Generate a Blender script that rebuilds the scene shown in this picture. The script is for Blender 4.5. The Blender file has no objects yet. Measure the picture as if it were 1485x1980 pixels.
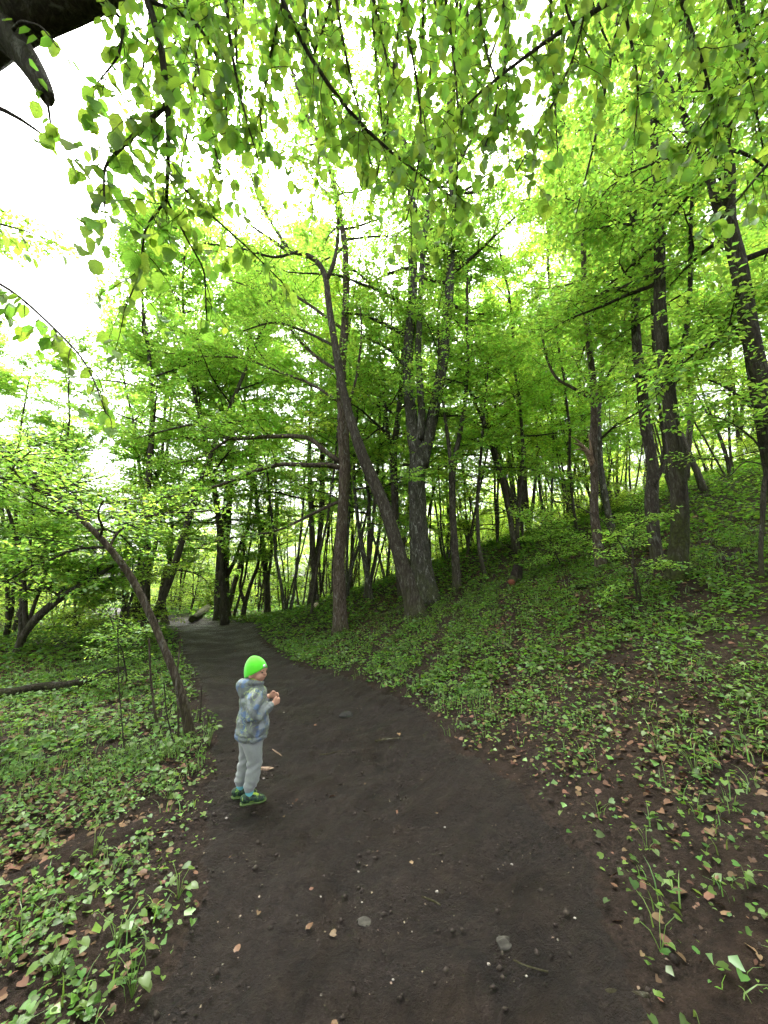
import bpy, bmesh, math, random
import numpy as np
from mathutils import Vector, Matrix

R = math.radians
scene = bpy.context.scene
# ------------------------------------------------------------------ camera
CAM_H, PITCH, FPX, IW, IH = 1.65, R(10.7), 743.0, 1485.0, 1980.0
cam_data = bpy.data.cameras.new("camera")
cam_data.sensor_fit = 'VERTICAL'
cam_data.sensor_height = 36.0
cam_data.lens = 36.0 * FPX / IH
cam_data.clip_start, cam_data.clip_end = 0.05, 2000
cam = bpy.data.objects.new("camera", cam_data)
cam.location = (0, 0, CAM_H)
cam.rotation_euler = (R(90) + PITCH, 0, 0)
scene.collection.objects.link(cam)
scene.camera = cam
# ------------------------------------------------------------------ sky, sun, exposure
SUN_EL, SUN_AZ = R(60), R(-15)          # azimuth measured from +Y towards +X
world = bpy.data.worlds.new("World")
scene.world = world
world.use_nodes = True
wn = world.node_tree.nodes; wl = world.node_tree.links
wn.clear()
sky = wn.new('ShaderNodeTexSky'); sky.sky_type = 'NISHITA'; sky.sun_disc = False
sky.sun_elevation = SUN_EL; sky.sun_rotation = SUN_AZ
sky.air_density = 1.0; sky.dust_density = 6.0; sky.ozone_density = 1.0
hs = wn.new('ShaderNodeHueSaturation'); hs.inputs['Saturation'].default_value = 0.18   # overcast: nearly colourless
bg = wn.new('ShaderNodeBackground'); bg.inputs['Strength'].default_value = 0.15
wo = wn.new('ShaderNodeOutputWorld')
wl.new(sky.outputs[0], hs.inputs['Color']); wl.new(hs.outputs[0], bg.inputs['Color']); wl.new(bg.outputs[0], wo.inputs['Surface'])
sun_data = bpy.data.lights.new("sun", 'SUN')
sun_data.energy = 1.5; sun_data.angle = R(30); sun_data.color = (1.0, 0.97, 0.92)
sun = bpy.data.objects.new("sun", sun_data)
sd = Vector((math.sin(SUN_AZ) * math.cos(SUN_EL), math.cos(SUN_AZ) * math.cos(SUN_EL), math.sin(SUN_EL)))
sun.rotation_euler = sd.to_track_quat('Z', 'Y').to_euler()
scene.collection.objects.link(sun)
scene.view_settings.view_transform = 'Standard'
scene.view_settings.look = 'None'
scene.view_settings.exposure = 2.75
scene.view_settings.gamma = 1.0
scene.view_settings.use_curve_mapping = False
cy = scene.cycles
cy.max_bounces = 8; cy.diffuse_bounces = 4; cy.glossy_bounces = 1; cy.transmission_bounces = 7; cy.transparent_max_bounces = 4
cy.use_adaptive_sampling = True; cy.adaptive_threshold = 0.04
cy.use_denoising = True; cy.denoiser = 'OPENIMAGEDENOISE'; cy.denoising_input_passes = 'RGB_ALBEDO_NORMAL'; cy.denoising_prefilter = 'ACCURATE'
cy.sample_clamp_indirect = 6
cy.caustics_reflective = False; cy.caustics_refractive = False

rng = np.random.default_rng(7)
COL = scene.collection

# ------------------------------------------------------------------ pixel -> direction
def ray(px, py):
    dx = (px - IW / 2) / FPX; dy = (IH / 2 - py) / FPX
    return np.array([dx, math.cos(PITCH) - dy * math.sin(PITCH), math.sin(PITCH) + dy * math.cos(PITCH)])
def at(px, py, Y):
    d = ray(px, py); t = Y / d[1]
    return np.array([d[0] * t, Y, CAM_H + d[2] * t]), t

# ------------------------------------------------------------------ terrain
def flat_xy(px, py):
    d = ray(px, py); t = CAM_H / -d[2]
    return d[0] * t, d[1] * t
LEFT_PX = [(300, 1980), (375, 1800), (412, 1640), (418, 1500), (402, 1400), (385, 1330), (352, 1262), (340, 1222), (300, 1206)]
RIGHT_PX = [(1180, 1980), (1130, 1800), (1010, 1620), (880, 1500), (800, 1405), (700, 1340), (575, 1300), (512, 1252), (490, 1212)]
LEFT = np.array([flat_xy(*p) for p in LEFT_PX]); RIGHT = np.array([flat_xy(*p) for p in RIGHT_PX])
LEFT = np.vstack([[LEFT[0, 0] - .1, -4], LEFT, [LEFT[-1, 0] - 9, LEFT[-1, 1] + 6], [-30, 40]])
RIGHT = np.vstack([[RIGHT[0, 0], -4], RIGHT, [RIGHT[-1, 0] - 9, RIGHT[-1, 1] + 8.5], [-28, 44]])
def left_edge(y): return np.interp(y, LEFT[:, 1], LEFT[:, 0])
def right_edge(y): return np.interp(y, RIGHT[:, 1], RIGHT[:, 0])
def wob(x, y, k, s):
    r = np.random.default_rng(s); v = 0
    for i in range(4):
        a = r.uniform(0, 6.28); f = k * r.uniform(.7, 1.6)
        v = v + np.sin((x * math.cos(a) + y * math.sin(a)) * f + r.uniform(0, 6.28))
    return v / 4
def foot(y):      # where the slope starts
    return np.interp(y, [-5, 2, 5, 8, 10.5, 14, 18, 26, 60, 400], [.5, .45, .2, -.9, -2.0, -4.3, -5.5, -4.5, 6, 90])
def height(x, y):
    x = np.asarray(x, float); y = np.asarray(y, float)
    s = x - foot(y)
    up = (np.sqrt(s * s + 1.2) + s) / 2
    z = 0.335 * up
    z = 26 * np.tanh(z / 26)
    z = z + .10 * wob(x, y, .55, 1) * np.clip(np.abs(s) / 4, 0, 1) + .35 * wob(x, y, .11, 2) * np.clip((np.abs(s) - 4) / 20, 0, 1)
    z = z + .035 * wob(x, y, 2.3, 3) * np.clip((np.abs(s) - .5) / 2, 0.15, 1)
    c = (left_edge(y) + right_edge(y)) / 2; hw = np.maximum((right_edge(y) - left_edge(y)) / 2, .3)
    z = z - .05 * np.exp(-((x - c) / (hw * .75)) ** 4)            # the path is trodden in
    z = z - np.clip(-x - 9, 0, 40) * .02
    return z
Z00 = float(height(0, 0))
def H(x, y): return float(height(x, y))
def ground_hit(px, py):
    d = ray(px, py); t = .3; last = t
    while t < 200:
        p = np.array([0, 0, CAM_H]) + d * t
        if p[2] < H(p[0], p[1]):
            lo, hi = last, t
            for _ in range(30):
                m = (lo + hi) / 2; p = np.array([0, 0, CAM_H]) + d * m
                if p[2] < H(p[0], p[1]): hi = m
                else: lo = m
            return p
        last = t; t *= 1.03
    return np.array([0, 0, CAM_H]) + d * 60

# ------------------------------------------------------------------ object helpers
def tag(o, label=None, cat=None, group=None, kind=None):
    if label: o["label"] = label
    if cat: o["category"] = cat
    if group: o["group"] = group
    if kind: o["kind"] = kind
    return o
def link(o, parent=None):
    COL.objects.link(o)
    if parent is not None: o.parent = parent
    return o
def empty(name, loc):
    o = bpy.data.objects.new(name, None); o.empty_display_size = .2; o.location = [float(v) for v in loc]
    return link(o)
def np_mesh(name, V, polys, smooth=False, mats=None, pm=None):
    """polys: list of int arrays (n,k)"""
    me = bpy.data.meshes.new(name)
    V = np.ascontiguousarray(V, dtype=np.float32)
    polys = [np.asarray(p, dtype=np.int32) for p in polys if len(p)]
    me.vertices.add(len(V)); me.vertices.foreach_set("co", V.ravel())
    loops = np.concatenate([p.ravel() for p in polys]); tot = np.concatenate([np.full(len(p), p.shape[1], np.int32) for p in polys])
    me.loops.add(len(loops)); me.loops.foreach_set("vertex_index", loops)
    st = np.concatenate([[0], np.cumsum(tot)[:-1]]).astype(np.int32)
    me.polygons.add(len(tot)); me.polygons.foreach_set("loop_start", st); me.polygons.foreach_set("loop_total", tot)
    if smooth is True: me.polygons.foreach_set("use_smooth", np.ones(len(tot), bool))
    if mats:
        for m in mats: me.materials.append(m)
    if pm is not None: me.polygons.foreach_set("material_index", np.asarray(pm, np.int32))
    me.update(calc_edges=True)
    return me
class Geo:
    """collects vertices and faces of ONE mesh"""
    def __init__(s): s.V = []; s.P = {}; s.n = 0; s.M = {}
    def add(s, V, *polys, m=0):
        V = np.asarray(V, float).reshape(-1, 3)
        for p in polys:
            p = np.asarray(p, np.int64)
            if not len(p): continue
            s.P.setdefault((p.shape[1], m), []).append(p + s.n)
        s.V.append(V); s.n += len(V)
    def mesh(s, name, mats, smooth=True, origin=(0, 0, 0)):
        V = np.concatenate(s.V) - np.asarray(origin)
        ps, pm = [], []
        for (k, m), L in s.P.items():
            p = np.concatenate(L); ps.append(p); pm.append(np.full(len(p), m))
        return np_mesh(name, V, ps, smooth, mats, np.concatenate(pm))
    def obj(s, name, mats, parent=None, smooth=True, origin=(0, 0, 0)):
        if not isinstance(mats, (list, tuple)): mats = [mats]
        o = bpy.data.objects.new(name, s.mesh(name, mats, smooth, origin))
        if parent is None: o.location = [float(v) for v in origin]
        return link(o, parent)
def unit(v):
    v = np.asarray(v, float); n = np.linalg.norm(v, axis=-1, keepdims=True); return v / np.maximum(n, 1e-9)
def resample(P, n, smooth=2):
    P = np.asarray(P, float); d = np.concatenate([[0], np.cumsum(np.linalg.norm(np.diff(P[:, :3], axis=0), axis=1))])
    t = np.linspace(0, d[-1], n); Q = np.stack([np.interp(t, d, P[:, k]) for k in range(P.shape[1])], 1)
    for _ in range(smooth):
        Q[1:-1] = .25 * Q[:-2] + .5 * Q[1:-1] + .25 * Q[2:]
    return Q
def tube(geo, pts, rad, sides=8, cap=True, lump=0, seed=0, flare=None, m=0, ridge=None):
    pts = np.asarray(pts, float); n = len(pts); rad = np.asarray(rad, float)
    T = np.gradient(pts, axis=0); T = unit(T)
    ref = np.array([0, 1, 0.05]) if abs(T[:, 1]).max() < .9 else np.array([0.05, 0, 1.])
    if abs((T @ unit(ref))).max() > .96: ref = np.array([1, .02, 0.05])
    A = unit(np.cross(T, ref)); B = np.cross(T, A)
    th = np.arange(sides) * 2 * np.pi / sides
    rr = np.repeat(rad[:, None], sides, 1)
    if lump or flare is not None or ridge:
        g = np.random.default_rng(seed); s = np.concatenate([[0], np.cumsum(np.linalg.norm(np.diff(pts, axis=0), axis=1))])[:, None]
        w = np.zeros_like(rr)
        for k in range(7):
            w += np.sin(th[None] * g.integers(1, 4) + s * g.uniform(1, 5) * (1 if g.random() < .5 else -1) + g.uniform(0, 6.28)) / 7
        rr = rr * (1 + lump * 2 * w)
        if ridge:
            rr = rr * (1 + ridge * np.sin(th[None] * g.integers(5, 8) + .6 * np.sin(s * 2.2 + g.uniform(0, 6))) )
        if flare is not None:
            lob = .5 + .5 * np.cos(th[None] * int(g.integers(3, 6)) + g.uniform(0, 6.28))
            rf = rad[min(len(rad) - 1, 5)]; rr = rr + rf * flare * .55 * np.exp(-s / (rf * 1.1)) * (.1 + lob)
    V = pts[:, None] + rr[..., None] * (np.cos(th)[None, :, None] * A[:, None] + np.sin(th)[None, :, None] * B[:, None])
    V = V.reshape(-1, 3)
    i = np.arange(n - 1)[:, None] * sides; j = np.arange(sides)[None]; j2 = (j + 1) % sides
    F = np.stack([i + j, i + j2, i + sides + j2, i + sides + j], -1).reshape(-1, 4)
    tris = []
    if cap:
        V = np.vstack([V, pts[-1] + T[-1] * rad[-1] * .4, pts[0]])
        b = (n - 1) * sides
        tris = [(b + k, b + (k + 1) % sides, n * sides) for k in range(sides)] + [((k + 1) % sides, k, n * sides + 1) for k in range(sides)]
    geo.add(V, F, tris, m=m)
def tubes_fast(geo, A, B, r0, r1, m=0):
    """many straight 3-sided twigs"""
    n = len(A)
    if n == 0: return
    T = unit(B - A); ref = np.where(np.abs(T[:, 2:3]) > .8, np.array([[1., 0, 0]]), np.array([[0, 0, 1.]]))
    U = unit(np.cross(T, ref)); W = np.cross(T, U)
    V = np.zeros((n, 6, 3))
    for k in range(3):
        c, s_ = math.cos(k * 2.094), math.sin(k * 2.094)
        V[:, k] = A + (U * c + W * s_) * np.reshape(r0, (-1, 1)); V[:, 3 + k] = B + (U * c + W * s_) * np.reshape(r1, (-1, 1))
    o = np.arange(n)[:, None] * 6
    F = np.concatenate([o + np.array([[k, (k + 1) % 3, 3 + (k + 1) % 3, 3 + k]]) for k in range(3)])
    geo.add(V.reshape(-1, 3), F, m=m)
def leaves(geo, C, axis, nrm, L, W, fold=.25, m=0, shape='diamond'):
    """C base points, axis leaf direction, nrm approx normal"""
    n = len(C)
    if n == 0: return
    axis = unit(axis); side = unit(np.cross(axis, nrm)); up = np.cross(side, axis)
    L = np.reshape(L, (-1, 1)); W = np.reshape(W, (-1, 1))
    if shape == 'diamond':
        tpl = [(0, 0, 0), (.42, .5, fold * .5), (1, 0, -.12), (.42, -.5, fold * .5)]
        F = [(0, 1, 2), (0, 2, 3)]
    elif shape == 'kite':
        tpl = [(0, 0, 0), (.28, .45, fold * .45), (.68, .4, fold * .25), (1, 0, -.18), (.68, -.4, fold * .25), (.28, -.45, fold * .45)]
        F = [(0, 1, 2), (0, 2, 3), (0, 3, 4), (0, 4, 5)]
    else:      # heart
        tpl = [(.1, 0, 0), (-.06, .3, fold * .3), (.25, .52, fold * .52), (.65, .38, fold * .3), (1, 0, -.15), (.65, -.38, fold * .3), (.25, -.52, fold * .52), (-.06, -.3, fold * .3), (.55, 0, .03)]
        F = [(0, 1, 2), (0, 2, 8), (8, 2, 3), (8, 3, 4), (8, 4, 5), (8, 5, 6), (0, 8, 6), (0, 6, 7)]
    V = np.stack([C + axis * L * a + side * W * b + up * W * c for a, b, c in tpl], 1).reshape(-1, 3)
    o = np.arange(n)[:, None] * len(tpl)
    Fs = np.concatenate([o + np.array([f]) for f in F])
    geo.add(V, Fs, m=m)

# ------------------------------------------------------------------ materials
class NT:
    def __init__(s, name):
        s.m = bpy.data.materials.new(name); s.m.use_nodes = True
        s.t = s.m.node_tree; s.t.nodes.clear()
        s.out = s.t.nodes.new('ShaderNodeOutputMaterial')
    def n(s, typ, **kw):
        nd = s.t.nodes.new(typ)
        for k, v in kw.items():
            if k.startswith('_'): setattr(nd, k[1:], v)
            else:
                key = k.replace('__', ' ')
                if hasattr(v, 'is_linked') or isinstance(v, bpy.types.NodeSocket): s.t.links.new(v, nd.inputs[key])
                else: nd.inputs[key].default_value = v
        return nd
    def ln(s, a, b): s.t.links.new(a, b)
    def coords(s, kind='Object'): return s.t.nodes.new('ShaderNodeTexCoord').outputs[kind]
    def pos(s): return s.t.nodes.new('ShaderNodeNewGeometry').outputs['Position']
    def mapping(s, vec, scale=(1, 1, 1), loc=(0, 0, 0)):
        nd = s.t.nodes.new('ShaderNodeMapping'); nd.inputs['Scale'].default_value = scale; nd.inputs['Location'].default_value = loc
        s.ln(vec, nd.inputs['Vector']); return nd.outputs[0]
    def noise(s, vec, scale, detail=4, rough=.55, dist=0):
        nd = s.t.nodes.new('ShaderNodeTexNoise'); nd.inputs['Scale'].default_value = scale; nd.inputs['Detail'].default_value = detail
        nd.inputs['Roughness'].default_value = rough; nd.inputs['Distortion'].default_value = dist; s.ln(vec, nd.inputs['Vector']); return nd.outputs['Fac']
    def ramp(s, fac, stops):
        nd = s.t.nodes.new('ShaderNodeValToRGB'); e = nd.color_ramp.elements
        while len(e) < len(stops): e.new(.5)
        for k, (p, c) in enumerate(stops):
            e[k].position = p; e[k].color = (*c, 1) if len(c) == 3 else c
        s.ln(fac, nd.inputs[0]); return nd.outputs[0]
    def mix(s, fac, a, b, mode='MIX'):
        nd = s.t.nodes.new('ShaderNodeMix'); nd.data_type = 'RGBA'; nd.blend_type = mode
        for sock, v in ((nd.inputs[0], fac), (nd.inputs[6], a), (nd.inputs[7], b)):
            if isinstance(v, bpy.types.NodeSocket): s.ln(v, sock)
            elif isinstance(v, (int, float)): sock.default_value = v
            else: sock.default_value = (*v, 1)
        return nd.outputs[2]
    def math(s, op, a, b=None, clamp=False):
        nd = s.t.nodes.new('ShaderNodeMath'); nd.operation = op; nd.use_clamp = clamp
        for k, v in enumerate((a, b)):
            if v is None: continue
            if isinstance(v, bpy.types.NodeSocket): s.ln(v, nd.inputs[k])
            else: nd.inputs[k].default_value = v
        return nd.outputs[0]
    def sep(s, vec):
        nd = s.t.nodes.new('ShaderNodeSeparateXYZ'); s.ln(vec, nd.inputs[0]); return nd.outputs
    def bump(s, h, strength=.5, dist=.02):
        nd = s.t.nodes.new('ShaderNodeBump'); nd.inputs['Strength'].default_value = strength; nd.inputs['Distance'].default_value = dist
        s.ln(h, nd.inputs['Height']); return nd.outputs[0]
    def principled(s, color, rough=.8, normal=None, spec=.3, sheen=0):
        nd = s.t.nodes.new('ShaderNodeBsdfPrincipled')
        if isinstance(color, bpy.types.NodeSocket): s.ln(color, nd.inputs['Base Color'])
        else: nd.inputs['Base Color'].default_value = (*color, 1)
        if isinstance(rough, bpy.types.NodeSocket): s.ln(rough, nd.inputs['Roughness'])
        else: nd.inputs['Roughness'].default_value = rough
        nd.inputs['Specular IOR Level'].default_value = spec
        nd.inputs['Sheen Weight'].default_value = sheen
        if normal is not None: s.ln(normal, nd.inputs['Normal'])
        s.ln(nd.outputs[0], s.out.inputs['Surface']); return nd
def leaf_mat(name, refl, trans, tmix=.55, vary=.35, per_object=False, veins=False, gloss=.06, rough=.45):
    k = NT(name)
    if per_object: rnd = k.n('ShaderNodeObjectInfo').outputs['Random']
    else: rnd = k.n('ShaderNodeNewGeometry').outputs['Random Per Island']
    hsv = k.n('ShaderNodeHueSaturation'); hsv2 = k.n('ShaderNodeHueSaturation')
    val = k.math('MULTIPLY_ADD', rnd, 2 * vary); k.t.nodes[-1].inputs[2].default_value = 1 - vary
    hue = k.math('MULTIPLY_ADD', k.math('FRACT', k.math('MULTIPLY', rnd, 7.31)), .05); k.t.nodes[-1].inputs[2].default_value = .475
    for nd, c in ((hsv, refl), (hsv2, trans)):
        nd.inputs['Color'].default_value = (*c, 1); k.ln(val, nd.inputs['Value']); k.ln(hue, nd.inputs['Hue'])
    c1, c2 = hsv.outputs[0], hsv2.outputs[0]; nrm = None
    if veins:
        ob = k.coords('Object'); x, y, z = k.sep(ob)
        ay = k.math('ABSOLUTE', y)
        w = k.math('SINE', k.math('MULTIPLY', k.math('SUBTRACT', x, k.math('MULTIPLY', ay, .9)), 620))
        vein = k.math('GREATER_THAN', w, .86); mid = k.math('LESS_THAN', ay, .0012)
        v = k.math('MAXIMUM', vein, mid)
        c1 = k.mix(k.math('MULTIPLY', v, .4), c1, (.22, .34, .08)); c2 = k.mix(k.math('MULTIPLY', v, .45), c2, (.16, .28, .02))
        nrm = k.bump(w, .35, .002)
    d = k.n('ShaderNodeBsdfDiffuse', Color=c1); t = k.n('ShaderNodeBsdfTranslucent', Color=c2)
    g = k.n('ShaderNodeBsdfGlossy'); g.inputs['Roughness'].default_value = rough; g.inputs['Color'].default_value = (.9, .95, .9, 1)
    if nrm is not None:
        for q in (d, t, g): k.ln(nrm, q.inputs['Normal'])
    m1 = k.n('ShaderNodeMixShader'); m1.inputs[0].default_value = tmix
    k.ln(d.outputs[0], m1.inputs[1]); k.ln(t.outputs[0], m1.inputs[2])
    m2 = k.n('ShaderNodeMixShader'); m2.inputs[0].default_value = gloss
    k.ln(m1.outputs[0], m2.inputs[1]); k.ln(g.outputs[0], m2.inputs[2]); k.ln(m2.outputs[0], k.out.inputs['Surface'])
    return k.m
M = {}
M['leaf'] = leaf_mat('young_leaf', (.135, .27, .04), (.41, .68, .08), .62)
M['leaf_bright'] = leaf_mat('fresh_beech_leaf', (.19, .32, .04), (.56, .78, .08), .62)
M['leaf_dark'] = leaf_mat('deeper_leaf', (.10, .24, .05), (.27, .56, .08), .6)
M['leaf_big'] = leaf_mat('hazel_leaf', (.10, .22, .03), (.28, .48, .045), .6, .25, per_object=True, veins=True, gloss=.05)
M['leaf_big_island'] = leaf_mat('hazel_leaf_small', (.10, .22, .03), (.28, .48, .045), .6, .25, gloss=.05)
M['herb'] = leaf_mat('herb_leaf', (.092, .18, .034), (.19, .36, .03), .45, .5, gloss=.02)
M['herb_pale'] = leaf_mat('herb_leaf_pale', (.095, .155, .042), (.14, .24, .04), .35, .45, gloss=.03)
M['grass'] = leaf_mat('grass_blade', (.13, .25, .04), (.2, .36, .05), .4, .4)
M['litter'] = leaf_mat('dead_leaf', (.135, .080, .048), (.06, .03, .015), .15, .6, gloss=.015)

M['bits'] = leaf_mat('straw_bits', (.13, .10, .07), (.05, .03, .02), .1, .7, gloss=.02)
def bark_mat(name, dark, light, moss=.6, moss_h=1.2, lichen=.35, sc=1.0):
    k = NT(name); ob = k.coords('Object'); x, y, z = k.sep(ob)
    st = k.mapping(ob, (8 * sc, 8 * sc, 2.0 * sc))
    n1 = k.noise(st, 2.6, 8, .72, 1.1); n2 = k.noise(ob, 3.1, 3, .5); n3 = k.noise(k.mapping(ob, (1, 1, .35)), 11, 5, .7, .6)
    col = k.ramp(n1, [(.32, tuple(c * .45 for c in dark)), (.5, dark), (.68, light)])
    lf = k.ramp(n3, [(.57, (0, 0, 0)), (.66, (lichen,) * 3)])
    col = k.mix(lf, col, (.36, .36, .32))
    mz = k.math('ADD', k.math('MULTIPLY', z, -1.0 / moss_h), k.math('MULTIPLY_ADD', n2, 2.0))
    k.t.nodes[-2].inputs[2].default_value = -.35
    mf = k.math('MULTIPLY', mz, moss * 1.3, clamp=True)
    mf = k.math('MULTIPLY', mf, k.math('ADD', .35, n1), clamp=True)
    mosscol = k.ramp(k.noise(ob, 26, 3), [(.35, (.022, .032, .007)), (.65, (.07, .085, .015))])
    col = k.mix(mf, col, mosscol)
    hgt = k.math('ADD', n1, k.math('MULTIPLY', n3, .4))
    k.principled(col, .9, k.bump(hgt, 1.0, .06), .15)
    return k.m
M['bark'] = bark_mat('dark_bark', (.055, .045, .036), (.13, .115, .095))
M['bark_grey'] = bark_mat('grey_lichen_bark', (.062, .056, .048), (.15, .14, .12), .6, 2.2, .8)
M['bark_brown'] = bark_mat('brown_flaking_bark', (.075, .055, .042), (.20, .165, .135), .45, .9, .4)
M['bark_moss'] = bark_mat('mossy_bark', (.045, .038, .028), (.10, .09, .07), 1.0, 3.0, .25)
M['bark_far'] = bark_mat('far_bark', (.06, .05, .04), (.12, .105, .085), .4, 2.0, .3, .6)
M['bark_dead'] = bark_mat('rotten_bark', (.020, .015, .012), (.055, .043, .033), .3, .6, .1)
M['twig'] = bark_mat('twig_bark', (.05, .04, .032), (.11, .09, .075), .1, .5, .1)
def wood_mat():
    k = NT('torn_wood'); ob = k.coords('Object'); n1 = k.noise(k.mapping(ob, (30, 30, 3)), 1.5, 5)
    k.principled(k.ramp(n1, [(.35, (.10, .055, .035)), (.6, (.30, .21, .15))]), .8, k.bump(n1, .6, .02)); return k.m
M['torn'] = wood_mat()
def soil(k, wet=True):
    p = k.pos()
    n1 = k.noise(p, 1.3, 6, .65, .4); n2 = k.noise(p, 6, 8, .72, .3); n3 = k.noise(p, 38, 5, .7); n4 = k.noise(p, 130, 3, .6)
    col = k.ramp(n2, [(.35, (.0045, .0028, .002)), (.48, (.0185, .0112, .0076)), (.62, (.038, .0242, .017))])
    col = k.mix(k.ramp(n1, [(.42, (0, 0, 0)), (.62, (1, 1, 1))]), col, k.ramp(n3, [(.36, (.010, .0066, .005)), (.64, (.041, .028, .0218))]))
    col = k.mix(k.ramp(n4, [(.60, (0, 0, 0)), (.70, (.6,) * 3)]), col, (.006, .0045, .0035))
    col = k.mix(k.ramp(k.noise(p, 170, 2), [(.70, (0, 0, 0)), (.74, (.6,) * 3)]), col, (.11, .088, .066))
    h = k.math('ADD', k.math('MULTIPLY', n2, 1.8), k.math('ADD', k.math('MULTIPLY', n3, .6), k.math('MULTIPLY', n4, .35)))
    return p, n1, n2, n3, col, h
def path_mat():
    k = NT('trodden_mud'); p, n1, n2, n3, col, h = soil(k)
    b2 = k.noise(p, 19, 5, .7, .5); col = k.mix(k.ramp(k.noise(p, 1.1, 5, .7, .3), [(.45, (0, 0, 0)), (.62, (.7,) * 3)]), col, k.ramp(b2, [(.3, (.012, .0078, .0055)), (.5, (.029, .0185, .0128)), (.7, (.055, .038, .027))]))
    rough = k.ramp(n1, [(.38, (.5,) * 3), (.6, (.82,) * 3)])
    k.principled(col, rough, k.bump(h, 1.0, .10), .24); return k.m
def ground_mat():
    k = NT('forest_floor'); p, n1, n2, n3, col, h = soil(k)
    a = k.noise(p, .9, 4, .6, .3); b = k.noise(p, 16, 5, .7, .5)
    litter = k.ramp(b, [(.3, (.014, .009, .006)), (.5, (.036, .022, .014)), (.7, (.075, .048, .031))])
    col = k.mix(k.math('MULTIPLY', k.n('ShaderNodeAttribute', _attribute_name='verge').outputs['Fac'], k.ramp(a, [(.40, (.1,) * 3), (.62, (.8,) * 3)])), col, litter)
    # far beyond the built herbs the floor itself is green
    y = k.n('ShaderNodeVectorMath', _operation='LENGTH'); k.ln(p, y.inputs[0])
    far = k.n('ShaderNodeMapRange', _clamp=True); far.inputs[1].default_value = 12; far.inputs[2].default_value = 40; k.ln(y.outputs['Value'], far.inputs[0])
    gr = k.ramp(k.noise(p, 5, 5), [(.35, (.03, .05, .012)), (.65, (.075, .13, .03))])
    col = k.mix(far.outputs[0], col, gr)
    k.principled(col, .9, k.bump(k.math('ADD', h, b), .8, .04), .15); return k.m
M['path'] = path_mat(); M['ground'] = ground_mat()
def plain(name, c, rough=.7, spec=.3, sheen=0, nz=0, nscale=200):
    k = NT(name); nrm = None
    if nz: nrm = k.bump(k.noise(k.coords('Object'), nscale, 3), nz, .004)
    k.principled(c, rough, nrm, spec, sheen); return k.m
def stone_mat(name, a, b):
    k = NT(name); n1 = k.noise(k.coords('Object'), 30, 5); k.principled(k.ramp(n1, [(.3, a), (.7, b)]), .8, k.bump(n1, .5, .01)); return k.m
M['pebble'] = stone_mat('pale_pebble', (.14, .12, .10), (.34, .31, .28))
M['stone'] = stone_mat('muddy_stone', (.02, .017, .014), (.055, .05, .04))
M['crumb'] = stone_mat('soil_crumb', (.012, .008, .006), (.04, .028, .021))
M['clod'] = stone_mat('dark_clod', (.008, .007, .006), (.022, .02, .018))

# ------------------------------------------------------------------ ground and path
def axis(lo, hi, fine0, fine1, step, grow):
    a = list(np.arange(fine0, fine1 + 1e-6, step)); s = step; v = fine1
    while v < hi: s *= grow; v += s; a.append(v)
    s = step; v = fine0
    while v > lo: s *= grow; v -= s; a.insert(0, v)
    return np.array(a)
gx = axis(-260, 300, -1.9, 2.6, .03, 1.07); gy = axis(-40, 420, .8, 4.6, .03, 1.05)
X, Y = np.meshgrid(gx, gy)
Zg = height(X, Y)
near = np.clip(1 - np.hypot(X, Y - 3) / 14, 0, 1)
rg = np.random.default_rng(5)
for f, a_ in ((4, .012), (9, .010), (17, .008), (31, .006), (52, .004)):
    Zg = Zg + near * a_ * 2 * wob(X + .3 * wob(X, Y, 3, 50 + f), Y, f, int(f))
# footprints and small hollows in the mud
for _ in range(70):
    yy = rg.uniform(1.0, 8); xx = rg.uniform(left_edge(yy) + .15, right_edge(yy)); aa = rg.uniform(-.5, .5)
    u = (X - xx) * math.cos(aa) + (Y - yy) * math.sin(aa); v = -(X - xx) * math.sin(aa) + (Y - yy) * math.cos(aa)
    q = (u / .055) ** 2 + (v / .12) ** 2
    Zg = Zg - rg.uniform(.008, .022) * np.exp(-q ** 2) + .006 * np.exp(-(q - 2.2) ** 2)
ny, nx = X.shape
idx = np.arange(ny * nx).reshape(ny, nx)
quads = np.stack([idx[:-1, :-1], idx[:-1, 1:], idx[1:, 1:], idx[1:, :-1]], -1).reshape(-1, 4)
cx = (X[:-1, :-1] + X[1:, 1:]).ravel() / 2; cyy = (Y[:-1, :-1] + Y[1:, 1:]).ravel() / 2
def path_dist(x, y):     # >0 inside the trodden strip
    d = np.minimum(x - left_edge(y), (right_edge(y) - x)) + .10 * wob(x, y, 4, 21) + .05 * wob(x, y, 11, 22)
    return np.where((y > 42) | (y < -3.5), -1, d)
inside = path_dist(cx, cyy) > 0
VG = np.stack([X, Y, Zg], -1).reshape(-1, 3)
def sheet(name, F, mat):
    used = np.unique(F); mp = np.zeros(len(VG), np.int64); mp[used] = np.arange(len(used))
    o = bpy.data.objects.new(name, np_mesh(name, VG[used], [mp[F]], True, [mat])); link(o); return tag(o, kind='structure')
gnd = sheet('ground', quads[~inside], M['ground'])
gco = np.empty(len(gnd.data.vertices) * 3, np.float32); gnd.data.vertices.foreach_get('co', gco); gco = gco.reshape(-1, 3)
gnd.data.attributes.new('verge', 'FLOAT', 'POINT').data.foreach_set('value', np.clip((-path_dist(gco[:, 0], gco[:, 1]) - .1) / 2.2, 0, 1).astype(np.float32))   # how far from the trodden strip
tag(sheet('path', quads[inside], M['path']), 'dark trodden mud path running back between the green verges')
def Hs(x, y): return height(x, y)

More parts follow.
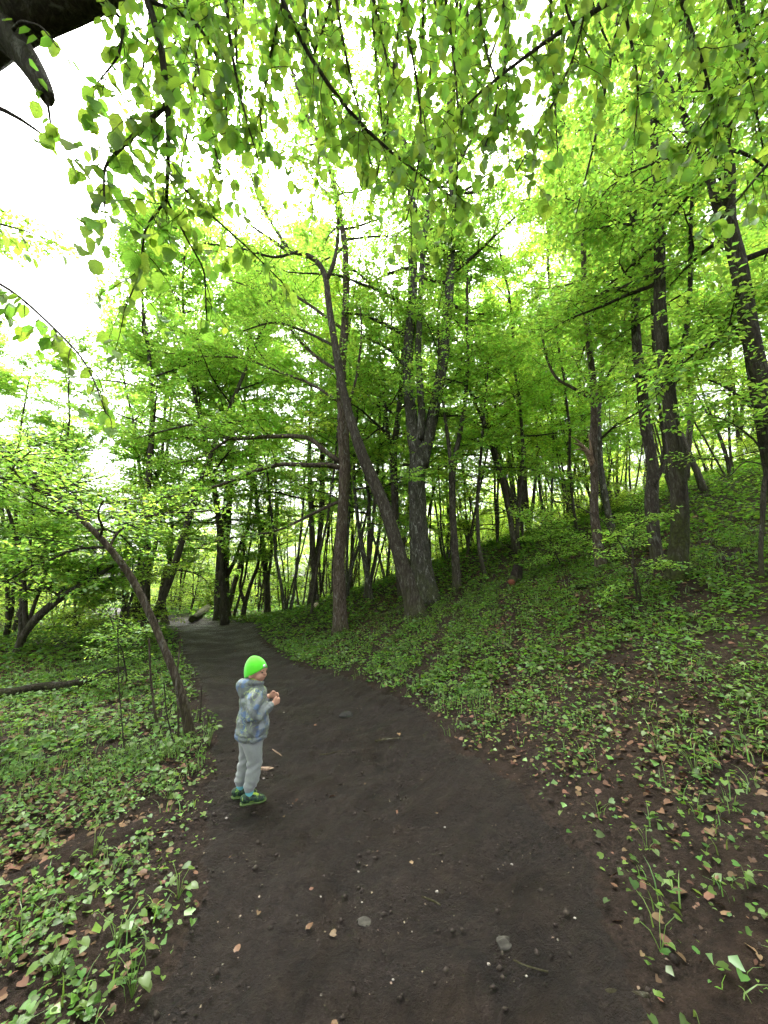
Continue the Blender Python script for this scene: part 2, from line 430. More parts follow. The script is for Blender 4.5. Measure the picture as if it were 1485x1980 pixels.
# ------------------------------------------------------------------ trees
def bend(p0, d0, L, k, up, wig, g):
    """a wandering branch: k points"""
    d = unit(d0); P = [np.array(p0, float)]; st = L / (k - 1)
    for i in range(k - 1):
        d = unit(d + g.normal(0, wig, 3) + np.array([0, 0, up]))
        P.append(P[-1] + d * st)
    return np.array(P)
def sprays(geo, starts, dirs, lens, nl, lsize, g, flat=.35, droop=.12, twig_r=.004, shape='diamond', leaf_m=0, twig_m=1, twigs=True, clear=None):
    """leafy end twigs with leaves in two ranks, roughly level"""
    S = np.array(starts); D = unit(np.array(dirs)); Ln = np.array(lens)
    n = len(S)
    if n == 0: return
    E = S + D * Ln[:, None] + np.array([0, 0, -1.]) * (Ln * droop)[:, None]
    if twigs: tubes_fast(geo, S, E, np.full(n, twig_r), np.full(n, twig_r * .4), m=twig_m)
    t = np.tile((np.arange(nl) + .6) / nl, (n, 1)) + g.uniform(-.4, .4, (n, nl)) / nl
    C = S[:, None] + (E - S)[:, None] * t[..., None]
    sg = np.where((np.arange(nl)[None] + g.integers(0, 2, (n, 1))) % 2 == 0, 1., -1.)
    side = unit(np.cross(D, np.array([0, 0, 1.]) + 1e-3))
    ax = side[:, None] * sg[..., None] * .9 + D[:, None] * g.uniform(.2, .9, (n, nl, 1)) + g.normal(0, .22, (n, nl, 3)); ax[..., 2] -= g.uniform(0, .5, (n, nl))
    nr = np.zeros((n, nl, 3)); nr[..., 2] = 1; nr += g.normal(0, flat, (n, nl, 3))
    C = C.reshape(-1, 3) ; ax = ax.reshape(-1, 3); nr = nr.reshape(-1, 3)
    C = C + g.normal(0, .015, C.shape)
    if clear is not None:
        keep = clear(C); C, ax, nr = C[keep], ax[keep], nr[keep]
    L = lsize * g.uniform(.65, 1.25, len(C))
    leaves(geo, C, ax, nr, L, L * g.uniform(.55, .72, len(C)), .3, leaf_m, shape)
def ramify(geo, curve, r0, g, n2, L2, n3, L3, nl, ls, up2=.02, twig_m=1, leaf_m=0, f0=.15, sides=4, flat=.35, clear=None, twigs=True):
    """second-order branches and leafy twigs along one branch curve"""
    k = len(curve); T = unit(np.gradient(curve, axis=0))
    S, D, Ln = [], [], []
    for i in range(n2):
        f = f0 + (1 - f0) * (i + g.uniform(.2, .9)) / n2
        q = f * (k - 1); a = min(int(q), k - 2); p = curve[a] + (curve[a + 1] - curve[a]) * (q - a)
        t = T[a]; s = unit(np.cross(t, [0, 0, 1.])) * (1 if (i % 2) else -1)
        d = t * g.uniform(.3, .8) + s * g.uniform(.6, 1.0) + np.array([0, 0, g.uniform(-.1, .35)])
        L = L2 * (1.15 - .7 * f) * g.uniform(.6, 1.25)
        B = bend(p, d, L, 5, up2, .16, g)
        tube(geo, B, np.linspace(max(r0 * (1 - .7 * f) * .45, .006), .004, 5), sides, False, m=twig_m)
        TB = unit(np.gradient(B, axis=0))
        for j in range(n3):
            ff = (j + g.uniform(.3, 1.)) / n3; qq = ff * 4; b = min(int(qq), 3)
            pp = B[b] + (B[b + 1] - B[b]) * (qq - b)
            ss = unit(np.cross(TB[b], [0, 0, 1.])) * (1 if j % 2 else -1)
            S.append(pp); D.append(TB[b] * g.uniform(.4, 1) + ss * g.uniform(.3, .9) + [0, 0, g.uniform(-.25, .25)]); Ln.append(L3 * g.uniform(.6, 1.3))
    sprays(geo, S, D, Ln, nl, ls, g, flat, leaf_m=leaf_m, twig_m=twig_m, clear=clear, twigs=twigs)
def crown_on(geo, curve, rad, g, n1, L1, f0, f1, elev=(15, 60), n2=8, L2=1.0, n3=6, L3=.45, nl=8, ls=.075, az=None, up=.02, sides=5, clear=None, leaf_m=0, flat=.35, shape=lambda f: 1.0, twigs=True):
    k = len(curve)
    a0 = g.uniform(0, 6.28)
    for i in range(n1):
        f = f0 + (f1 - f0) * (i + g.uniform(.1, .9)) / n1
        q = f * (k - 1); a = min(int(q), k - 2); p = curve[a] + (curve[a + 1] - curve[a]) * (q - a); r = rad[a]
        A = a0 + i * 2.4 + g.uniform(-.4, .4) if az is None else g.uniform(az[0], az[1])
        rel = (f - f0) / max(f1 - f0, 1e-3)
        el = R(elev[0] + (elev[1] - elev[0]) * rel + g.uniform(-12, 12))
        L = L1 * shape(rel) * g.uniform(.7, 1.25)
        B = bend(p, [math.cos(A) * math.cos(el), math.sin(A) * math.cos(el), math.sin(el)], L, 8, up - .06 * (1 - rel), .13, g)
        rb = min(r * .5, .012 + .016 * L)
        tube(geo, B, np.linspace(rb, .006, 8), sides, False, m=1)
        ramify(geo, B, rb, g, n2, L2 * (.5 + .5 * L / L1), n3, L3, nl, ls, clear=clear, leaf_m=leaf_m, flat=flat, twigs=twigs)

def stem_from_px(pts, Y0, base=None):
    out = []
    for p in pts:
        px, py, w = p[:3]; dy = p[3] if len(p) > 3 else 0
        P, t = at(px, py, Y0 + dy); out.append([*P, .8 * w / 2 / FPX * t / math.sqrt(1 + ((px - IW / 2) / FPX) ** 2)])   # wide lens: off-axis round things look wider
    if base is not None: out[0][:3] = base
    return np.array(out)
def extend(S, top_z, rend=.02):
    d = unit(S[-1, :3] - S[-3, :3]); d = unit(d + [0, 0, .8])
    if top_z <= S[-1, 2]: return S
    n = int((top_z - S[-1, 2]) / 1.0) + 2
    L = (top_z - S[-1, 2]) / d[2]
    ex = [[*(S[-1, :3] + d * L * i / n), S[-1, 3] + (rend - S[-1, 3]) * i / n] for i in range(1, n + 1)]
    return np.vstack([S, ex])
def hero(name, label, cat, stems, mat, limbs=(), crown=None, group=None, seed=0, top=None, leaf='leaf', flare=.9, lump=.05, ridge=.03, Y0=None, sides=18, twig='twig'):
    """stems/limbs in photo pixels: (px, py, width_px, dY); the first point of the first stem stands on the ground"""
    g = np.random.default_rng(seed + 100)
    if Y0 is None:
        base = ground_hit(stems[0][0][0], stems[0][0][1]); Yb = base[1]
    else:
        Yb = Y0; P, _ = at(stems[0][0][0], stems[0][0][1], Yb); base = np.array([P[0], Yb, H(P[0], Yb)])
    root = empty(name, base); tag(root, label, cat, group)
    tg = Geo(); curves = []
    for si, st in enumerate(stems):
        S = stem_from_px(st, Yb, base if si == 0 else None)
        if si == 0: S[0, 2] -= .12
        tp = (top[si] if isinstance(top, (list, tuple)) else top)
        if tp: S = extend(S, tp)
        n = max(14, int(np.linalg.norm(np.diff(S[:, :3], axis=0), axis=1).sum() / (.16 if si == 0 else .2)))
        Q = resample(S, min(n, 90), 2)
        tube(tg, Q[:, :3], Q[:, 3], sides if si == 0 else 12, True, lump, seed * 7 + si, flare if si == 0 else None, ridge=ridge)
        curves.append((Q[:, :3], Q[:, 3]))
    tg.obj('trunk', M[mat], root, True, base)
    cg = Geo()
    for li, lb in enumerate(limbs):
        S = stem_from_px(lb['p'], Yb + lb.get('dy', 0)); Q = resample(S, max(10, 4 * len(S)), 2)
        lg = Geo(); tube(lg, Q[:, :3], Q[:, 3], 9, True, .05, seed * 31 + li)
        lg.obj(lb.get('name', 'limb'), M[lb.get('mat', mat)], root, True, base)
        if lb.get('leafy', True):
            ramify(cg, Q[:, :3], Q[0, 3] * .8, g, lb.get('n2', 14), lb.get('L2', 1.2), lb.get('n3', 7), lb.get('L3', .55), lb.get('nl', 12), lb.get('ls', .09), f0=lb.get('f0', .2))
    for c in (crown or []):
        Q, r = curves[c.pop('stem', 0)]
        crown_on(cg, Q, r, g, **c)
    if cg.n: cg.obj('crown', [M[leaf], M[twig]], root, False, base)
    return root, base

# ------------------------------------------------------------------ the near trees, one by one
near_clear = lambda C: ~((C[:, 1] < 5.0) & (C[:, 2] < 4.2))
CR = dict(n2=9, n3=6, nl=12, ls=.095, L3=.55, clear=near_clear)
hero('hornbeam_tree', 'brown flaking trunk nearest the path bend, long bare limbs reaching left', 'tree',
     [[(660, 1222, 40), (656, 1165, 33), (655, 1090, 28), (662, 1000, 26), (667, 920, 27), (664, 830, 28), (660, 760, 24), (661, 700, 22), (667, 630, 18), (670, 540, 15),
       (668, 480, 14), (655, 400, 13), (640, 333, 12), (610, 260, 11), (590, 215, 10), (542, 70, 8)]], 'bark_brown',
     [dict(p=[(660, 905, 14), (630, 898, 13, -.1), (600, 900, 12, -.3), (540, 897, 10, -.6), (480, 915, 9, -.9), (430, 938, 8, -1.1), (370, 950, 5, -1.3), (310, 965, 3, -1.4)], n2=18, L2=1.1, f0=.35),
      dict(p=[(657, 893, 14), (630, 875, 12, .1), (600, 845, 12, .2), (560, 843, 11, .4), (500, 845, 11, .6), (440, 850, 10, .8), (400, 827, 7, 1), (370, 820, 7, 1.2), (330, 830, 5, 1.4), (260, 848, 3, 1.5)], n2=24, L2=1.3, f0=.3),
      dict(p=[(440, 850, 7, .8), (400, 880, 6, .7), (350, 895, 5, .6), (310, 900, 3, .5)], n2=10, L2=.9),
      dict(p=[(655, 970, 9), (600, 995, 7, -.2), (550, 1022, 6, -.4), (500, 1035, 5, -.6), (440, 1040, 4, -.8), (390, 1055, 2, -.9)], n2=12, L2=.8, f0=.4, n3=4),
      dict(p=[(658, 720, 9), (610, 690, 8, .3), (570, 650, 7, .6), (540, 600, 6, .9), (500, 560, 4, 1.1), (440, 540, 3, 1.3)], n2=20, L2=1.6),
      dict(p=[(660, 780, 8), (600, 740, 7, .6), (540, 720, 6, 1.2), (470, 690, 5, 1.6), (400, 690, 4, 2), (300, 680, 2, 2.2)], n2=26, L2=1.7),
      dict(p=[(667, 640, 8), (600, 590, 7, 1), (520, 540, 6, 1.6), (430, 480, 5, 2), (340, 440, 4, 2.4), (260, 420, 2, 2.6)], n2=26, L2=1.9),
      dict(p=[(672, 790, 7), (690, 730, 6, -.2), (700, 650, 5, -.3), (696, 590, 3, -.4)], n2=8, L2=.8)],
     [dict(az=(-.25, 3.4), n1=22, L1=3.1, f0=.5, f1=.98, L2=1.2, elev=(15, 60), **CR)], seed=1, top=19)
hero('leaning_hornbeam', 'dark trunk leaning left from the foot of the forked grey tree', 'tree',
     [[(806, 1190, 54), (793, 1140, 40), (768, 1060, 33), (745, 980, 30), (722, 930, 29), (700, 880, 27), (686, 840, 24), (672, 790, 20), (660, 740, 20), (650, 680, 18), (640, 620, 16), (634, 570, 15),
       (630, 535, 13), (616, 506, 13), (598, 494, 12), (574, 489, 11), (548, 480, 10), (520, 460, 7), (490, 440, 5), (450, 400, 3)]], 'bark',
     [dict(p=[(632, 540, 11), (648, 505, 10), (655, 450, 8), (650, 390, 6), (630, 300, 4)], n2=18, L2=1.4),
      dict(p=[(560, 483, 8), (530, 440, 6, .2), (500, 390, 5, .5), (480, 320, 3, .8)], n2=18, L2=1.5),
      dict(p=[(575, 487, 7), (530, 500, 6, -.2), (470, 480, 5, -.5), (390, 470, 3, -.8)], n2=18, L2=1.5, f0=.1),
      dict(p=[(648, 670, 7), (590, 640, 6, .4), (530, 620, 5, .7), (470, 640, 3, 1)], n2=16, L2=1.3)], None, seed=2)
hero('forked_hornbeam', 'big grey lichen trunk forking into tall stems in the centre', 'tree',
     [[(822, 1160, 84), (817, 1120, 56), (812, 1060, 48), (808, 1000, 42), (806, 930, 42), (808, 880, 40), (798, 830, 30), (790, 760, 27), (788, 680, 25), (798, 590, 24), (798, 500, 22), (800, 430, 20), (792, 330, 17), (772, 230, 14), (765, 100, 11)],
      [(815, 905, 34), (824, 860, 31), (836, 810, 28), (850, 740, 26), (862, 660, 25), (868, 570, 22), (873, 480, 20), (876, 400, 17), (872, 300, 14), (860, 180, 11)],
      [(812, 850, 20, -.1), (816, 800, 18, -.2), (812, 740, 17, -.2), (808, 690, 16, -.2), (812, 600, 14, -.3), (816, 500, 13, -.3), (830, 380, 10, -.3), (840, 250, 8, -.3)]], 'bark_grey',
     [dict(p=[(790, 592, 11), (743, 566, 9, -.3), (699, 549, 7, -.5), (650, 530, 4, -.6)], n2=10, L2=1.0),
      dict(p=[(788, 650, 10), (743, 627, 9, -.4), (706, 608, 7, -.6), (660, 605, 4, -.8)], n2=10, L2=1.0),
      dict(p=[(788, 715, 9), (753, 674, 7, -.3), (703, 650, 5, -.4)], n2=8, L2=.9),
      dict(p=[(814, 556, 8), (837, 488, 7, -.3), (864, 445, 5, -.4), (900, 420, 3, -.4)], n2=12, L2=1.1)],
     [dict(az=(-.25, 3.4), n1=18, L1=3.1, f0=.5, f1=.98, L2=1.2, elev=(15, 60), stem=0, **CR), dict(az=(-.25, 3.4), n1=19, L1=3.1, f0=.35, f1=.98, L2=1.2, elev=(15, 60), stem=1, **CR), dict(az=(-.25, 3.4), n1=10, L1=2.2, f0=.5, f1=.98, L2=1., elev=(20, 65), stem=2, **CR)], seed=3, top=[20, 19, 17])
hero('slim_hornbeam', 'slim dark trunk forking at head height just right of the centre tree', 'tree',
     [[(884, 1140, 25), (879, 1060, 18), (875, 980, 16), (873, 920, 17), (885, 860, 12), (898, 790, 11), (905, 700, 9), (902, 600, 7), (905, 500, 5)],
      [(873, 915, 11), (868, 860, 9), (858, 790, 8), (850, 700, 6), (846, 600, 4)]], 'bark', (),
     [dict(az=(-.25, 3.4), n1=12, L1=2.6, f0=.4, f1=.98, L2=1.1, elev=(10, 60), stem=0, **CR), dict(n1=8, L1=2.2, f0=.3, f1=.98, L2=1., elev=(10, 60), stem=1, **CR)], seed=4)
hero('broken_hornbeam', 'brown trunk with a splintered pale stub on the slope', 'tree',
     [[(1162, 1098, 34), (1155, 1040, 25), (1148, 990, 22), (1150, 930, 20), (1146, 870, 21), (1150, 800, 18), (1147, 740, 17), (1138, 660, 15), (1130, 580, 14), (1128, 480, 13), (1130, 400, 12), (1150, 320, 9), (1160, 240, 7)]], 'bark_brown',
     [dict(name='splintered_stub', p=[(1147, 900, 19), (1138, 876, 16, -.08), (1124, 861, 9, -.15), (1108, 857, 2, -.25)], leafy=False, mat='torn'),
      dict(name='splinter', p=[(1140, 880, 9, -.12), (1128, 862, 6, -.16), (1112, 848, 3, -.2), (1098, 842, 1, -.2)], leafy=False, mat='torn'), dict(name='splinter', p=[(1144, 880, 8, -.1), (1141, 856, 5, -.12), (1137, 836, 1, -.14)], leafy=False, mat='torn'), dict(name='splinter', p=[(1138, 874, 7, -.1), (1120, 868, 4, -.2), (1106, 872, 1, -.3)], leafy=False, mat='torn'),
      dict(p=[(1148, 775, 9), (1110, 750, 8), (1075, 735, 7), (1055, 690, 6), (1040, 600, 4)], n2=10, L2=.9, f0=.4),
      dict(p=[(1155, 760, 8), (1180, 720, 7), (1200, 660, 5), (1210, 600, 3)], n2=8, L2=.8)],
     [dict(az=(-.25, 3.4), n1=14, L1=2.0, f0=.45, f1=.98, L2=.9, elev=(15, 60), n2=8, n3=5, nl=8, ls=.07, clear=near_clear)], seed=5, top=13)
hero('mossy_hornbeam', 'thick mossy-footed trunk on the right, tallest on the slope', 'tree',
     [[(1306, 1122, 66), (1313, 1060, 50), (1316, 1000, 46), (1313, 940, 42), (1305, 860, 38), (1295, 780, 36), (1283, 690, 34), (1276, 600, 31), (1276, 520, 29), (1272, 420, 25), (1268, 320, 22), (1262, 220, 18), (1255, 100, 14)],
      [(1290, 775, 20), (1310, 720, 17), (1328, 640, 15), (1335, 560, 13), (1335, 450, 10), (1340, 350, 8), (1345, 230, 6)]], 'bark_moss',
     [dict(p=[(1300, 745, 8), (1350, 700, 7, -.3), (1400, 640, 5, -.5), (1450, 600, 3, -.6)], n2=16, L2=1.0)],
     [dict(az=(-.25, 3.4), n1=14, L1=2.2, f0=.42, f1=.98, L2=1.0, elev=(5, 60), stem=0, **CR), dict(n1=10, L1=2.0, f0=.2, f1=.98, L2=1., elev=(5, 60), stem=1, **CR)], seed=6, top=[14, 12], flare=.55)
hero('hollow_hornbeam', 'dark hollow-looking trunk standing just left of the mossy-footed one', 'tree',
     [[(1272, 1092, 34), (1263, 1030, 32), (1259, 960, 36), (1264, 900, 28), (1250, 840, 28), (1242, 760, 26), (1232, 680, 24), (1228, 600, 22), (1230, 500, 20), (1222, 380, 18), (1212, 220, 16), (1200, 80, 12)],
      [(1262, 940, 14, -.1), (1276, 920, 13, -.1), (1288, 885, 11), (1282, 830, 10, .1), (1270, 760, 9, .2), (1262, 640, 8, .3), (1258, 520, 6, .4)]], 'bark', (),
     [dict(az=(-.25, 3.4), n1=13, L1=2.3, f0=.45, f1=.98, L2=1.0, elev=(5, 60), stem=0, **CR), dict(n1=6, L1=1.6, f0=.4, f1=.98, L2=.9, elev=(5, 60), stem=1, **CR)], seed=7, top=[15, 9], flare=.5)
hero('edge_hornbeam', 'thick twin-stemmed trunk leaning in along the right edge', 'tree',
     [[(1545, 1250, 84), (1525, 1100, 66), (1507, 960, 60), (1487, 840, 57), (1468, 740, 54), (1450, 640, 48), (1430, 520, 46), (1408, 430, 40), (1410, 320, 30), (1388, 225, 25), (1364, 155, 22), (1343, 90, 19), (1317, 18, 15)],
      [(1420, 480, 32), (1390, 414, 26), (1368, 324, 23), (1332, 245, 20), (1289, 162, 17), (1238, 90, 13)]], 'bark_moss',
     [dict(p=[(1470, 790, 12), (1440, 775, 10, -.2), (1400, 745, 8, -.3), (1370, 735, 5, -.4)], leafy=False),
      dict(p=[(1440, 660, 12), (1400, 610, 10, .3), (1370, 600, 8, .5), (1340, 660, 4, .6)], n2=10, L2=.8)],
     [dict(n1=12, L1=2.0, f0=.3, f1=.98, L2=1.0, elev=(0, 55), stem=0, **CR), dict(n1=9, L1=1.8, f0=.2, f1=.98, L2=1., elev=(5, 55), stem=1, **CR)], seed=8, top=[14, 12], Y0=5.2)
hero('dark_sapling', 'thin crooked black stem standing at the right edge of the slope', 'sapling',
     [[(1472, 1120, 15), (1469, 1060, 14), (1476, 1010, 12), (1474, 965, 17), (1480, 920, 13), (1490, 860, 10), (1500, 780, 8), (1510, 700, 5)]], 'bark',
     [dict(p=[(1484, 890, 7), (1460, 850, 6), (1420, 820, 4), (1370, 800, 3)], n2=12, L2=.7, n3=4), dict(p=[(1484, 900, 5), (1440, 890, 4), (1405, 928, 3), (1385, 910, 2)], leafy=False)],
     [dict(n1=8, L1=1.2, f0=.5, f1=.98, L2=.6, elev=(0, 45), n2=6, n3=4, nl=7, ls=.06)], seed=9, flare=.2, sides=10)
hero('bowed_hazel', 'thin trunk bowing over to the left beside the path', 'tree',
     [[(374, 1428, 27), (360, 1365, 24), (342, 1312, 22), (312, 1240, 19), (285, 1175, 18), (258, 1120, 20), (230, 1080, 20), (205, 1050, 18), (160, 1005, 15), (110, 965, 14), (60, 938, 13), (0, 920, 12), (-80, 905, 9), (-160, 900, 6)]], 'bark_brown',
     [dict(p=[(210, 1062, 8), (225, 1030, 7, .1), (260, 1005, 6, .2), (310, 992, 5, .3), (380, 990, 4, .5), (440, 985, 2, .6)], n2=12, L2=.5, n3=4, L3=.25, nl=6, ls=.055),
      dict(p=[(102, 961, 8), (85, 930, 6, .2), (50, 905, 5, .4), (10, 880, 3, .6)], n2=10, L2=.6, n3=5, L3=.3, ls=.06),
      dict(p=[(160, 1003, 5), (157, 965, 4, .1), (135, 930, 3, .3), (120, 890, 2, .4)], n2=8, L2=.5, n3=4, L3=.25, ls=.055)],
     [dict(n1=16, L1=.9, f0=.45, f1=.98, L2=.5, elev=(0, 50), n2=6, n3=5, L3=.28, nl=7, ls=.06)], seed=10, flare=.7, sides=14)
far_kw = dict(n2=9, n3=6, nl=11, ls=.11, L3=.6, clear=near_clear)
hero('stout_far_tree', 'stout dark trunk standing at the end of the path', 'tree',
     [[(430, 1198, 42), (428, 1150, 34), (430, 1080, 30), (438, 1000, 24), (443, 930, 18), (448, 840, 14), (450, 740, 10)]], 'bark',
     [dict(p=[(440, 1112, 11), (455, 1082, 9), (465, 1050, 7), (490, 1000, 4)], n2=10, L2=1.5, ls=.09)],
     [dict(n1=20, L1=4.0, f0=.35, f1=.98, L2=1.6, elev=(0, 60), **far_kw)], seed=11)
hero('brown_far_tree', 'short brown trunk left of the end of the path', 'tree',
     [[(320, 1207, 22), (312, 1160, 18), (318, 1120, 18), (328, 1080, 14), (332, 1010, 10), (325, 940, 7)]], 'bark_brown',
     [dict(p=[(320, 1115, 9), (338, 1095, 8), (352, 1060, 6), (360, 1000, 3)], n2=8, L2=1.2, ls=.085)],
     [dict(n1=16, L1=2.6, f0=.4, f1=.98, L2=1.2, elev=(0, 60), **far_kw)], seed=12)
hero('wishbone_tree', 'small wishbone-shaped trunk right of the end of the path', 'tree',
     [[(470, 1195, 14), (474, 1165, 11), (485, 1130, 9), (500, 1090, 7), (505, 1040, 5), (520, 980, 3)], [(473, 1165, 9), (462, 1135, 8), (468, 1110, 6), (472, 1070, 5), (470, 1010, 3)]], 'bark', (),
     [dict(n1=9, L1=2.0, f0=.4, f1=.98, L2=.9, elev=(0, 60), **far_kw), dict(n1=7, L1=1.8, f0=.4, f1=.98, L2=.9, elev=(0, 60), stem=1, **far_kw)], seed=13)
hero('crooked_far_tree', 'crooked thin trunk between the wishbone tree and the brown flaking trunk', 'tree',
     [[(517, 1190, 12), (520, 1160, 10), (518, 1120, 8), (526, 1070, 7), (520, 1000, 5), (525, 930, 3)]], 'bark', (),
     [dict(n1=10, L1=2.2, f0=.4, f1=.98, L2=1., elev=(0, 60), **far_kw)], seed=14)
hero('left_leaner', 'thick dark trunk at the left edge leaning right under its boughs', 'tree',
     [[(28, 1266, 22), (40, 1235, 22), (70, 1195, 24), (110, 1160, 22), (150, 1135, 17), (190, 1112, 12), (225, 1090, 8)], [(50, 1215, 16), (48, 1160, 14), (46, 1110, 12), (58, 1060, 9), (62, 1000, 6)]], 'bark',
     [dict(p=[(85, 1180, 9), (130, 1130, 7), (175, 1100, 5), (215, 1085, 3)], n2=8, L2=.9)],
     [dict(n1=10, L1=1.6, f0=.5, f1=.98, L2=.9, elev=(10, 60), **far_kw), dict(n1=10, L1=2.0, f0=.3, f1=.98, L2=1., elev=(0, 60), stem=1, **far_kw)], seed=15)
hero('pale_twin_tree', 'pale slim trunk left of the brown flaking trunk, sawn log at its foot', 'tree',
     [[(612, 1168, 18), (607, 1100, 14), (602, 1000, 13), (598, 900, 11), (600, 800, 8), (604, 700, 5)]], 'bark_far', (),
     [dict(n1=14, L1=3.0, f0=.35, f1=.98, L2=1.2, elev=(0, 60), **far_kw)], seed=16)
hero('curved_far_tree', 'slim pale-footed trunk curving left between brown trunk and dark leaner', 'tree',
     [[(718, 1160, 15), (706, 1090, 12), (692, 1010, 10), (684, 930, 8), (686, 850, 7), (694, 760, 5)]], 'bark_grey', (),
     [dict(n1=14, L1=2.6, f0=.35, f1=.98, L2=1.1, elev=(0, 60), **far_kw)], seed=17)
hero('back_tree', 'dark trunk seen behind the gap of the leaning and forked trees', 'tree',
     [[(778, 1152, 20), (768, 1080, 17), (764, 980, 18), (760, 880, 17), (768, 820, 14), (778, 730, 10), (780, 620, 6)], [(760, 890, 11), (748, 830, 10), (742, 760, 7), (735, 680, 4)]], 'bark', (),
     [dict(n1=12, L1=3.0, f0=.4, f1=.98, L2=1.2, elev=(0, 60), **far_kw), dict(n1=8, L1=2.4, f0=.3, f1=.98, L2=1., elev=(0, 60), stem=1, **far_kw)], seed=18)
hero('bare_pole_tree', 'bare slender pole right of the slim forked trunk on the slope', 'tree',
     [[(938, 1112, 13), (926, 1060, 9), (922, 980, 8), (928, 900, 7), (936, 800, 5), (945, 700, 4)]], 'bark_far', (),
     [dict(n1=10, L1=2.0, f0=.45, f1=.98, L2=.9, elev=(10, 60), **far_kw)], seed=19)
hero('slope_tree', 'grey pale-footed trunk just behind the splintered one on the slope', 'tree',
     [[(1185, 1030, 20), (1172, 975, 17), (1160, 900, 16), (1156, 800, 14), (1165, 700, 11), (1175, 560, 8)]], 'bark_grey', (),
     [dict(n1=14, L1=2.6, f0=.35, f1=.98, L2=1.1, elev=(10, 60), **far_kw)], seed=20)

# low bright beech branch by the splintered tree
def leafy_sapling(name, label, px, py, size, seed, leaf='leaf', group=None, n1=9, ls=.06, lean=(0, 0)):
    g = np.random.default_rng(seed); b = ground_hit(px, py)
    root = empty(name, b); tag(root, label, 'sapling', group)
    tg = Geo(); C = bend(b + [0, 0, -.05], [lean[0], lean[1], 1], size, 9, .05, .1, g); r = np.linspace(.012 + .006 * size, .004, 9)
    tube(tg, C, r, 7, True); tg.obj('stem', M['twig'], root, True, b)
    cg = Geo(); crown_on(cg, C, r, g, n1, size * .45, .25, 1.0, (-5, 35), n2=6, L2=size * .22, n3=4, L3=.22, nl=7, ls=ls, sides=4, flat=.25)
    cg.obj('crown', [M[leaf], M['twig']], root, False, b)
    return root
leafy_sapling('beech_sapling', 'low bright yellow-green beech spray beside the splintered brown trunk', 1085, 1095, 1.5, 301, n1=14, lean=(-.35, -.1), ls=.07)
leafy_sapling('beech_sapling', 'small leafy sapling beside the splintered trunk foot, to its right', 1225, 1075, 1.1, 302)
leafy_sapling('beech_sapling', 'leafy young sapling in front of the bowed trunk base', 245, 1330, 1.0, 303, ls=.055)
leafy_sapling('beech_sapling', 'sparse sapling beside the mossy-footed trunk on its left', 1235, 1165, 1.2, 304, n1=5)

# ------------------------------------------------------------------ forest behind: prototypes copied as individuals
def forest_proto(seed, hgt, lean, n1, L1, f0, ls, stems=1, mat='bark_far', leaf='leaf', rad=.13, n2=10, n3=7, nl=14):
    g = np.random.default_rng(seed); tg, cg = Geo(), Geo()
    for s in range(stems):
        C = bend([0, 0, -.25], [lean * g.uniform(-1, 1), lean * g.uniform(-1, 1), 1], hgt * g.uniform(.85, 1), 14, .06, .07, g)
        r = np.linspace(rad * g.uniform(.75, 1), .025, 14); r[0] *= 1.35
        tube(tg, C, r, 9, True, .06, seed + s)
        crown_on(cg, C, r, g, n1 // stems, L1, f0, .99, (0, 62), n2=n2, L2=L1 * .4, n3=n3, L3=.5, nl=nl, ls=ls, sides=4, twigs=(n3 < 6), shape=lambda f: 1.15 - .75 * f)
    return tg.mesh('trunk', [M[mat]], True), cg.mesh('crown', [M[leaf], M['twig']], False)
protos = [forest_proto(41, 17, .10, 32, 3.2, .40, .115), forest_proto(42, 19, .12, 30, 3.0, .46, .115, mat='bark'), forest_proto(43, 16, .18, 34, 3.2, .32, .115, 2),
          forest_proto(44, 18, .10, 30, 2.9, .46, .115, leaf='leaf_dark'), forest_proto(45, 14, .2, 34, 3.0, .28, .11, 3, rad=.1)]
bushes = [forest_proto(51, 3.6, .35, 18, 1.5, .12, .085, 3, 'bark', 'leaf_bright', .035, 7, 5, 7), forest_proto(52, 2.4, .4, 15, 1.1, .1, .08, 3, 'bark', 'leaf_bright', .025, 7, 5, 7), forest_proto(53, 5.0, .3, 20, 1.9, .15, .09, 2, 'bark', 'leaf_bright', .05, 8, 5, 7)]
def plant(proto, name, x, y, s, rz, label, cat, group, tilt=0):
    b = (x, y, H(x, y)); root = empty(name, b); tag(root, label, cat, group)
    root.rotation_euler = (tilt, 0, rz); root.scale = (s, s, s)
    for nm, me in zip(('trunk', 'crown'), proto):
        link(bpy.data.objects.new(nm, me), root)
g = np.random.default_rng(77)
taken = []
def free(x, y, d):
    for (a, b) in taken:
        if (a - x) ** 2 + (b - y) ** 2 < d * d: return False
    return True
def proj(x, y, z):
    c, s = math.cos(PITCH), math.sin(PITCH); zz = z - CAM_H; f = y * c + zz * s; u = -y * s + zz * c
    return IW / 2 + FPX * x / f, IH / 2 - FPX * u / f
for (xk, yk, i, sc_, lab) in ((-8.0, 13.4, 2, 1.22, 'tall leafy twin-stemmed tree left of the path end, forming the big left canopy'), (-10.4, 16.5, 4, 1.25, 'broad three-stemmed tree behind the bowed trunk'), (-6.0, 20.5, 0, 1.25, 'tall leafy tree straight beyond the path end'),
                            (-9.0, 22.5, 1, 1.2, 'tall straight tree behind the left canopy'), (-13.0, 20, 2, .85, 'lower leafy tree at the open left edge of the wood'), (-11.5, 12.2, 2, .58, 'leafy twin-stemmed tree behind the bowed trunk top'), (-6.6, 16.6, 0, 1.25, 'slender tree behind the stout dark trunk'), (-3.2, 17.0, 1, 1.1, 'straight tree behind the brown flaking trunk'), (-9.2, 10.2, 4, .62, 'short bushy tree left of the bowed trunk'), (-13, 14, 0, .55, 'short round-crowned tree at the far left')):
    plant(protos[i], 'forest_tree', xk, yk, sc_, xk * 1.3, lab, 'tree', 'trees forming the left canopy'); taken.append((xk, yk))
